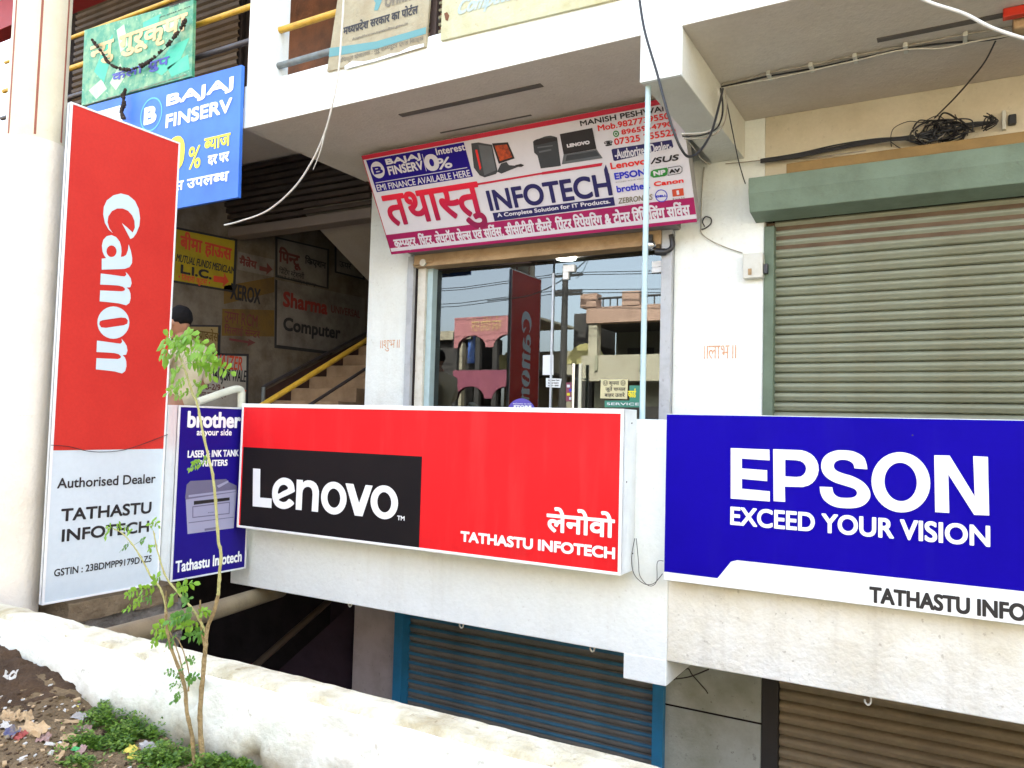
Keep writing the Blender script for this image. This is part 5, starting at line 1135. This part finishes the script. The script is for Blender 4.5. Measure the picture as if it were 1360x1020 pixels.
def stem(name, pts, r0, r1, m, Y0=YS, lab=None):
    P = spline([PY(x, y, Y0 + (dy[0] if dy else 0)) for x, y, *dy in pts], 6); n = len(P)
    mb = MB(); rs = [r0 + (r1 - r0) * i / (n - 1) + .0012 * (i % 5 == 0) for i in range(n)]; mb.tube([p + Vector((rnd.uniform(-1, 1), 0, 0)) * .0012 for p in P], rs, 9); return obj(name, mb, m, SP, label=lab)
stem('trunk', [(271, 1026), (266.5, 978), (266, 940), (270, 890), (273, 860), (275, 835), (283, 815), (290, 790)], .0096, .0064, bark)
stem('trunk', [(290, 790), (291.5, 765), (293.5, 735), (290, 717), (287, 672), (282.5, 630), (277, 608), (268, 567), (262, 536), (256, 524)], .0060, .0040, barkg)
stem('branch', [(256, 524), (251, 508), (246, 492), (240, 478), (238, 468)], .0046, .0025, barkg)
stem('trunk', [(258, 1018), (255, 978), (248, 945), (246, 915), (238, 890), (228, 862), (221.5, 835), (220, 812)], .0078, .0046, bark)
stem('branch', [(220, 812), (219, 800), (212, 780), (200, 765), (188, 742), (175, 722), (162, 708), (150, 702)], .0045, .002, barkg)
stem('branch', [(274, 842), (262, 818), (248, 800), (232, 782), (220, 765), (212, 742), (207, 722), (204, 705)], .0050, .002, barkg)
stem('branch', [(246, 912), (242, 888), (236, 866), (229, 846), (225, 838)], .003, .0015, bark)
stem('branch', [(250, 918), (251, 895), (245, 870), (238, 852), (233, 846)], .003, .0015, bark)
stem('branch', [(272, 862), (268, 838), (266, 815), (266, 797)], .0045, .003, bark)
stem('branch', [(222, 815), (220, 798), (221, 785)], .003, .002, bark)
LV = [  # rachis photo points, leaflet px, pairs, material
 ([(243, 480), (232, 458), (222, 446), (214, 470)], 15, 8, 1), ([(243, 478), (240, 455), (252, 443), (264, 462)], 15, 8, 1), ([(244, 480), (230, 468), (220, 470), (216, 482)], 14, 6, 1),
 ([(245, 476), (258, 466), (272, 470), (288, 480)], 15, 7, 1), ([(246, 480), (262, 478), (282, 482), (306, 494)], 15, 8, 1), ([(246, 484), (256, 480), (268, 487), (282, 500)], 14, 6, 1), ([(243, 474), (246, 460), (236, 450), (228, 455)], 13, 6, 1),
 ([(248, 470), (262, 452), (276, 462), (285, 474)], 13, 6, 1), ([(250, 500), (240, 508), (230, 516), (222, 522)], 10, 6, 1), ([(254, 515), (262, 508), (268, 514), (262, 522)], 10, 5, 1), ([(246, 490), (236, 488), (232, 496), (226, 503)], 12, 5, 1), ([(256, 522), (248, 520), (240, 524), (232, 526)], 9, 5, 1),
 ([(278, 610), (270, 612), (262, 616), (251, 622)], 9, 6, 1),
 ([(150, 702), (145, 698), (142, 706), (140, 714)], 8, 4, 1), ([(152, 703), (160, 698), (168, 702), (172, 708)], 8, 4, 1), ([(172, 720), (168, 724), (164, 728), (160, 732)], 6, 3, 0), ([(178, 724), (184, 720), (188, 718), (192, 716)], 7, 2, 0),
 ([(204, 706), (200, 696), (205, 692), (210, 698)], 8, 4, 1), ([(207, 722), (202, 726), (198, 730), (197, 724)], 7, 3, 1),
 ([(212, 782), (204, 772), (206, 768), (212, 764)], 9, 5, 1), ([(208, 776), (196, 782), (182, 784), (168, 792)], 10, 7, 1), ([(200, 786), (188, 794), (176, 804), (164, 810)], 9, 6, 1), ([(196, 790), (200, 794), (198, 797), (192, 798)], 8, 3, 0),
 ([(232, 783), (240, 778), (250, 776), (260, 774)], 11, 6, 1), ([(236, 786), (230, 792), (226, 796), (224, 800)], 10, 5, 1), ([(240, 790), (248, 794), (252, 796), (248, 800)], 9, 4, 0),
 ([(262, 814), (248, 822), (226, 828), (204, 838)], 13, 9, 1), ([(264, 816), (268, 812), (274, 812), (278, 815)], 9, 5, 1), ([(258, 812), (248, 814), (238, 818), (226, 824)], 12, 7, 0), ([(264, 822), (254, 830), (246, 832), (238, 834)], 10, 5, 1),
 ([(225, 840), (214, 842), (208, 848), (203, 856)], 10, 6, 1), ([(225, 840), (222, 850), (226, 854), (232, 846)], 9, 4, 0),
 ([(272, 838), (264, 840), (256, 844), (248, 846)], 11, 5, 0), ([(270, 834), (268, 842), (264, 846), (262, 852)], 9, 4, 0),
 ([(246, 898), (240, 888), (250, 874), (258, 880)], 7, 5, 0), ([(244, 905), (236, 898), (228, 892), (220, 894)], 7, 4, 0), ([(248, 908), (254, 900), (260, 898), (266, 900)], 8, 6, 0), ([(244, 918), (238, 922), (232, 928), (228, 934)], 8, 5, 0), ([(243, 914), (234, 908), (228, 908), (227, 916)], 5, 3, 0)]
for P, lw, n, mm in LV:
    Y0 = YS + rnd.uniform(-.03, .03); w3 = [PY(x, y, Y0 + (0, -.02, -.035, -.03)[i] * rnd.uniform(-1, 1.6)) for i, (x, y) in enumerate(P)]
    leaf_mesh_pinnate(w3, lw * 2.9 / FPX * 1.02, n + 1, leafg if mm else leafd, SP, rnd)

# ================================================================== weeds, litter
def weeds(name, cells, n, seed, hh=.05):
    r = random.Random(seed); mb = MB()
    for _ in range(n):
        cx, cy, rx, ry, wt_ = r.choice(cells)
        px, py = cx + r.gauss(0, rx), cy + r.gauss(0, ry)
        p = PZ(px, py, GZ)
        if p.y > 2.05: p.y = 2.05 - r.random() * .04
        if p.y < 1.3: continue
        z = soil_h(p.x, p.y) + r.random() ** 1.3 * hh * wt_ * (.35 + 1.3 * max(0, .5 + noise.noise(Vector((p.x * 14, p.y * 14, 2)))))
        if noise.noise(Vector((p.x * 9, p.y * 9, 8))) < -.22: continue
        c = Vector((p.x, p.y, z)); a = r.uniform(0, 6.28); L_ = r.uniform(.007, .020)
        d = Vector((math.cos(a), math.sin(a), r.uniform(-.2, .9))).normalized() * L_; s = d.cross(Vector((r.uniform(-.5, .5), r.uniform(-.5, .5), 1))).normalized() * L_ * r.uniform(.25, .45)
        mb.add([c, c + d * .5 + s, c + d, c + d * .5 - s], [(0, 1, 2, 3)], 0 if r.random() < .6 else 1)
        if r.random() < .12:
            g = c + Vector((0, 0, .004)); mb.add([Vector((p.x, p.y, soil_h(p.x, p.y))), Vector((p.x + .001, p.y, soil_h(p.x, p.y))), g + d * .4], [(0, 1, 2)], 1)
    o = obj(name, mb, [weedg, weedd], None); o['kind'] = 'stuff'; o['label'] = 'low green weeds growing at the foot of the white wall'; o['category'] = 'weeds'; return o
weeds('weeds', [(140, 962, 12, 6, 1.1), (155, 975, 20, 7, 1.3), (185, 985, 14, 6, 1.0), (130, 985, 14, 6, .8), (115, 995, 10, 5, .5), (170, 990, 18, 5, .8)], 9000, 5, .042)
weeds('weeds', [(230, 1008, 15, 6, 1.1), (215, 1020, 20, 8, 1.0), (262, 1020, 14, 5, .8), (300, 1018, 12, 5, .6), (330, 1020, 12, 4, .8), (200, 1012, 10, 5, .6), (100, 1012, 12, 7, .4)], 6500, 6, .042)
r = random.Random(21)
def scrap(name, label, cat, px, py, w_, l_, m, rot, lift=.012, crumple=.35, fold=0):
    c = PZ(px, py, GZ); 
    for _ in range(4):
        z = soil_h(c.x, min(c.y, 2.08)) ; c = PZ(px, py, z)
    if c.y > 2.04: c = PY(px, py, 2.04)
    ca, sa = math.cos(rot), math.sin(rot); sx = r.uniform(0, 99)
    def fn(u, v):
        a = (u - .5) * w_; b = (v - .5) * l_
        e = 1 + .22 * noise.noise(Vector((u * 3 + sx, v * 3, 0)))
        h = crumple * min(w_, l_) * (noise.noise(Vector((u * 3.2 + sx, v * 3.2, 1))) + .4 * noise.noise(Vector((u * 9 + sx, v * 9, 1)))) + abs(u - .5) * fold * w_
        return (c.x + (a * ca - b * sa) * e, c.y + (a * sa + b * ca) * e * .8, c.z + lift + h + (v - .5) * l_ * .35)
    mb = MB(); mb.grid(fn, 9, 9, 0, False)
    o = obj(name, mb, m, None, origin=tuple(c)); return tag(o, label, cat)
brownp = mat('kraft_paper', (.46, .33, .19), .85, (.36, .25, .13), 20, .7, .3, 60); gpl = mat('litter_white', (.42, .41, .38), .7, (.45, .42, .38), 25, .7, .2, 60)
tan = mat('litter_tan', (.38, .27, .15), .85, (.26, .18, .1), 25, .8); yl = mat('litter_yellow', (.50, .42, .06), .6, None, 20, .5); rd = mat('litter_red', (.28, .05, .04), .6, None, 20, .5); bl_ = mat('litter_blue', (.05, .055, .14), .5, (.4, .3, .05), 30, .6); pnk = mat('litter_pink', (.28, .19, .17), .8, (.3, .16, .14), 20, .7); gn = mat('litter_green', (.04, .3, .08), .5, None, 20, .5); greyl = mat('litter_grey', (.3, .29, .28), .7, (.2, .19, .18), 25, .7)
for a in (('crumpled_paper', 'crumpled brown kraft paper, the largest scrap on the dug earth', 'litter', 43, 972, .13, .07, brownp, .25),
          ('plastic_wrapper', 'dark blue snack wrapper beside the kraft paper', 'litter', 13, 978, .06, .06, bl_, .3), ('plastic_wrapper', 'red torn wrapper between the blue wrapper and the kraft paper', 'litter', 26, 981, .045, .05, rd, .1),
          ('plastic_bag', 'small crumpled white bag high on the earth heap by the wall', 'litter', 13, 902, .06, .07, gpl, .8), ('crumpled_paper', 'ochre crumpled leaf scrap below the white bag', 'litter', 22, 909, .07, .04, yl, .3),
          ('paper_strip', 'grey folded strip on the earth heap', 'litter', 36, 915, .08, .035, greyl, .5), ('paper_strip', 'second grey strip lying further down the earth heap', 'litter', 30, 925, .06, .03, greyl, 1.0), ('cloth_scrap', 'dull pink rag on the earth heap', 'litter', 47, 922, .04, .07, pnk, .2),
          ('paper_scrap', 'small bright white paper folded like a tent', 'litter', 80, 948, .05, .035, gpl, .2), ('cardboard_strip', 'long tan cardboard strip lying aslant beside the weeds', 'litter', 88, 962, .11, .022, tan, .7),
          ('paper_cup', 'pale crushed paper cup at the end of the cardboard strip', 'litter', 106, 955, .08, .035, greyl, .0), ('dry_leaf', 'yellow upright leaf above the crushed cup', 'litter', 103, 945, .018, .04, yl, 1.2),
          ('cloth_scrap', 'pale pink scrap by the left edge of the weeds', 'litter', 115, 970, .05, .03, pnk, .1), ('paper_scrap', 'yellow torn packet on bare soil between the weed clumps', 'litter', 174, 1000, .05, .04, yl, .2), ('dry_leaf', 'yellow strip of packet near the bottom edge', 'litter', 181, 1010, .07, .018, yl, .5),
          ('plastic_bag', 'translucent pale plastic bag beside the torn yellow packet', 'litter', 197, 996, .07, .05, greyl, .3), ('paper_scrap', 'crumpled light scrap below the weeds at the left', 'litter', 108, 1000, .03, .05, pnk, .4), ('paper_scrap', 'tan paper scrap left of the first weed clump', 'litter', 95, 985, .10, .04, tan, .4),
          ('dry_leaf', 'dry tan leaf under the cardboard strip', 'litter', 82, 995, .05, .03, tan, .9), ('dry_leaf', 'dry pale leaf standing near the bottom left', 'litter', 77, 1010, .03, .06, tan, .1), ('plastic_wrapper', 'small green wrapper in the thin weeds', 'litter', 100, 999, .035, .02, gn, .1), ('paper_scrap', 'white chip of paper right of the kraft paper', 'litter', 66, 992, .04, .018, gpl, .5),
          ('cloth_scrap', 'brown rag lying beside the kraft paper', 'litter', 58, 984, .05, .045, pnk, .6), ('paper_scrap', 'grey-brown crumpled paper at the left picture edge', 'litter', 10, 955, .09, .06, tan, .3), ('paper_scrap', 'white flat scrap at the left picture edge', 'litter', 6, 967, .07, .03, gpl, .0), ('paper_scrap', 'beige scrap above the kraft paper', 'litter', 32, 955, .07, .05, tan, 1.1)):
    scrap(*a)
mb = MB()
for _ in range(1500):
    px, py = r.uniform(-20, 330), r.uniform(900, 1035); p = PZ(px, py, GZ)
    if p.y > 2.04 or p.y < 1.2: continue
    s = r.uniform(.0022, .008) * (1.6 if r.random() < .1 else 1); c = Vector((p.x, p.y, soil_h(p.x, p.y) + s * .3)); a = r.uniform(0, 3)
    mb.obox(c, Vector((math.cos(a), math.sin(a), .2)) * s, Vector((-math.sin(a), math.cos(a), .1)) * s * r.uniform(.4, .9), Vector((.1, .1, 1)) * s * r.uniform(.15, .6), r.choice((0, 0, 0, 0, 1, 1, 1, 2, 2, 3)))
o = obj('pebbles_and_crumbs', mb, [soil, soildark, tan, gpl], None); o['kind'] = 'stuff'; o['label'] = 'pebbles, clods and tiny scraps strewn over the soil'; o['category'] = 'gravel'

# ================================================================== person
def skin_mesh(nodes, edges, sub=2):
    bm = bmesh.new(); ly = bm.verts.layers.skin.verify(); vs = []
    for i, (p, rr) in enumerate(nodes):
        v = bm.verts.new(p); v[ly].radius = rr if isinstance(rr, tuple) else (rr, rr); v[ly].use_root = (i == 0); vs.append(v)
    for a, b in edges: bm.edges.new((vs[a], vs[b]))
    me = bpy.data.meshes.new('s'); bm.to_mesh(me); bm.free(); o = bpy.data.objects.new('s', me); COL.objects.link(o)
    o.modifiers.new('sk', 'SKIN').use_smooth_shade = True; sb = o.modifiers.new('ss', 'SUBSURF'); sb.levels = sub; sb.render_levels = sub
    dg = bpy.context.evaluated_depsgraph_get(); ev = o.evaluated_get(dg); m2 = bpy.data.meshes.new_from_object(ev)
    V = [v.co.copy() for v in m2.vertices]; F = [tuple(p.vertices) for p in m2.polygons]
    bpy.data.objects.remove(o); bpy.data.meshes.remove(me); bpy.data.meshes.remove(m2); return V, F
def remeshed(name, Vs, Fs, vox, m, parent, smooth=2):
    me = bpy.data.meshes.new('r'); me.from_pydata([tuple(v) for v in Vs], [], Fs); o = bpy.data.objects.new('r', me); COL.objects.link(o)
    rm = o.modifiers.new('r', 'REMESH'); rm.mode = 'VOXEL'; rm.voxel_size = vox; rm.use_smooth_shade = True
    if smooth: s_ = o.modifiers.new('s', 'SMOOTH'); s_.iterations = smooth; s_.factor = .5
    dg = bpy.context.evaluated_depsgraph_get(); m2 = bpy.data.meshes.new_from_object(o.evaluated_get(dg))
    V = [v.co.copy() for v in m2.vertices]; F = [tuple(p.vertices) for p in m2.polygons]
    bpy.data.objects.remove(o); bpy.data.meshes.remove(me); bpy.data.meshes.remove(m2)
    mb = MB(); mb.add(V, F, 0, True); return obj(name, mb, m, parent)
def ellipsoid(c, rx, ry, rz, rot=None, n=18, k=12, fn=None):
    V = []; F = []
    for i in range(k + 1):
        th = math.pi * i / k
        for j in range(n):
            ph = 2 * math.pi * j / n; v = Vector((rx * math.sin(th) * math.cos(ph), ry * math.sin(th) * math.sin(ph), rz * math.cos(th)))
            if fn: v = fn(v)
            if rot: v = rot @ v
            V.append(Vector(c) + v)
    for i in range(k):
        for j in range(n): F.append((i * n + j, i * n + (j + 1) % n, (i + 1) * n + (j + 1) % n, (i + 1) * n + j))
    return V, F
base = PY(243, 470, 4.02); PB = Vector((base.x + .0, 4.02, -.88))
t = thing('person', 'dark-haired person in a khaki shirt and grey-blue trousers looking down in the stair hall', 'person', tuple(PB))
FW = Vector((-1, -.12, 0)).normalized(); SD = Vector((-FW.y, FW.x, 0)) * -1   # forward, side
def J(f, s, z): return PB + FW * f + SD * s + Vector((0, 0, z))
def join(A, Bx):
    k = len(A[0]); return A[0] + Bx[0], A[1] + [tuple(i + k for i in f) for f in Bx[1]]
nodes = [(J(0, 0, .95), (.15, .11)), (J(0, 0, 1.08), (.14, .10)), (J(-.02, 0, 1.25), (.16, .115)), (J(-.02, 0, 1.38), (.15, .10)), (J(0, 0, 1.46), .06), (J(.03, 0, 1.53), .055),
         (J(-.02, .18, 1.37), .062), (J(.0, .22, 1.12), .046), (J(.24, .16, 1.16), .034), (J(-.02, -.18, 1.37), .062), (J(.02, -.23, 1.12), .046), (J(.24, -.10, 1.18), .034),
         (J(0, .09, .86), .09), (J(.02, .10, .48), .062), (J(-.02, .10, .09), .042), (J(.12, .11, .04), .034), (J(0, -.09, .86), .09), (J(.02, -.10, .48), .062), (J(-.02, -.10, .09), .042), (J(.12, -.11, .04), .034)]
edges = [(0, 1), (1, 2), (2, 3), (3, 4), (4, 5), (3, 6), (6, 7), (7, 8), (3, 9), (9, 10), (10, 11), (0, 12), (12, 13), (13, 14), (14, 15), (0, 16), (16, 17), (17, 18), (18, 19)]
body = skin_mesh(nodes, edges, 2)
for sgn, wr in ((1, J(.24, .16, 1.16)), (-1, J(.24, -.10, 1.18))):
    palm = skin_mesh([(wr, .028), (wr + FW * .05, (.034, .018)), (wr + FW * .09, (.036, .016))], [(0, 1), (1, 2)], 1); body = join(body, palm)
    for q, ln in zip((-.027, -.009, .009, .027), (.062, .072, .068, .052)):
        a_ = wr + FW * .085 + SD * q; fg = skin_mesh([(a_, .009), (a_ + FW * ln * .5 + Vector((0, 0, -.006)), .0085), (a_ + FW * ln * .85 + Vector((0, 0, -.026)), .0075)], [(0, 1), (1, 2)], 1); body = join(body, fg)
    a_ = wr + FW * .03 - SD * sgn * .026; fg = skin_mesh([(a_, .011), (a_ + FW * .03 - SD * sgn * .02, .010), (a_ + FW * .058 - SD * sgn * .022, .008)], [(0, 1), (1, 2)], 1); body = join(body, fg)
# head: tilted forward and down
tilt = R_(20); HC = J(.055, 0, 1.615)
Fh = (FW * math.cos(tilt) - Vector((0, 0, 1)) * math.sin(tilt)); Uh = (Vector((0, 0, 1)) * math.cos(tilt) + FW * math.sin(tilt)); HR = Matrix((Fh, SD, Uh)).transposed()
def hf(v):   # skull narrowing to the jaw
    k = max(0, -v.z / .115); v = v.copy(); v.y *= 1 - .32 * k; v.x = v.x * (1 - .12 * k) + (.018 * k)
    if v.x > 0: v.x *= .94
    return v
body = join(body, ellipsoid(HC, .097, .076, .115, HR, fn=hf))
for c, s in (((.098, 0, -.012), (.016, .012, .026)), ((.092, 0, -.058), (.012, .022, .010)), ((.088, 0, -.093), (.018, .022, .016)), ((.084, 0, .025), (.012, .05, .010)), ((-.005, .077, -.012), (.018, .008, .030)), ((-.005, -.077, -.012), (.018, .008, .030))):
    body = join(body, ellipsoid(HC + HR @ Vector(c), *s, HR, 12, 8))
bo = remeshed('body', body[0], body[1], .0085, skin, t, 2)
for s in (1, -1):
    V, F = ellipsoid(HC + HR @ Vector((.081, s * .031, .004)), .009, .013, .008, HR, 10, 8); mb = MB(); mb.add(V, F, 0, True); obj('eye', mb, mat('eye_white', (.5, .45, .4), .3), t)
    V, F = ellipsoid(HC + HR @ Vector((.086, s * .031, .024)), .006, .018, .004, HR, 10, 6); mb = MB(); mb.add(V, F, 0, True); obj('eyebrow', mb, hairm, t)
V, F = ellipsoid(HC + HR @ Vector((-.032, 0, .030)), .088, .083, .100, HR, 32, 22, fn=lambda v: v * (1 + .05 * noise.noise(v * 40)) if v.z > -.045 else Vector((min(v.x, -.02), v.y * .9, max(v.z, -.07))))
mb = MB(); mb.add(V, F, 0, True); obj('hair', mb, hairm, t)
sh = skin_mesh([(J(0, 0, .90), (.165, .125)), (J(0, 0, 1.08), (.16, .12)), (J(-.025, 0, 1.25), (.18, .13)), (J(-.025, 0, 1.39), (.165, .11)), (J(0, 0, 1.455), .078), (J(-.02, .19, 1.375), .078), (J(-.005, .225, 1.2), .068), (J(.0, .235, 1.13), .066), (J(-.02, -.19, 1.375), .078), (J(.0, -.23, 1.2), .068), (J(.01, -.24, 1.13), .066)],
               [(0, 1), (1, 2), (2, 3), (3, 4), (3, 5), (5, 6), (6, 7), (3, 8), (8, 9), (9, 10)], 2)
sh = ([v + Vector((noise.noise(v * 9), noise.noise(v * 9 + Vector((3, 3, 3))), 0)) * .014 for v in sh[0]], sh[1])
mb = MB(); mb.add(sh[0], sh[1], 0, True); obj('shirt', mb, shirtm, t)
tr = skin_mesh([(J(0, 0, .93), (.16, .12)), (J(0, .09, .84), .105), (J(.02, .10, .48), .08), (J(-.02, .10, .06), .07), (J(0, -.09, .84), .105), (J(.02, -.10, .48), .08), (J(-.02, -.10, .06), .07)], [(0, 1), (1, 2), (2, 3), (0, 4), (4, 5), (5, 6)], 2)
mb = MB(); mb.add(tr[0], tr[1], 0, True); obj('trousers', mb, jeans, t)
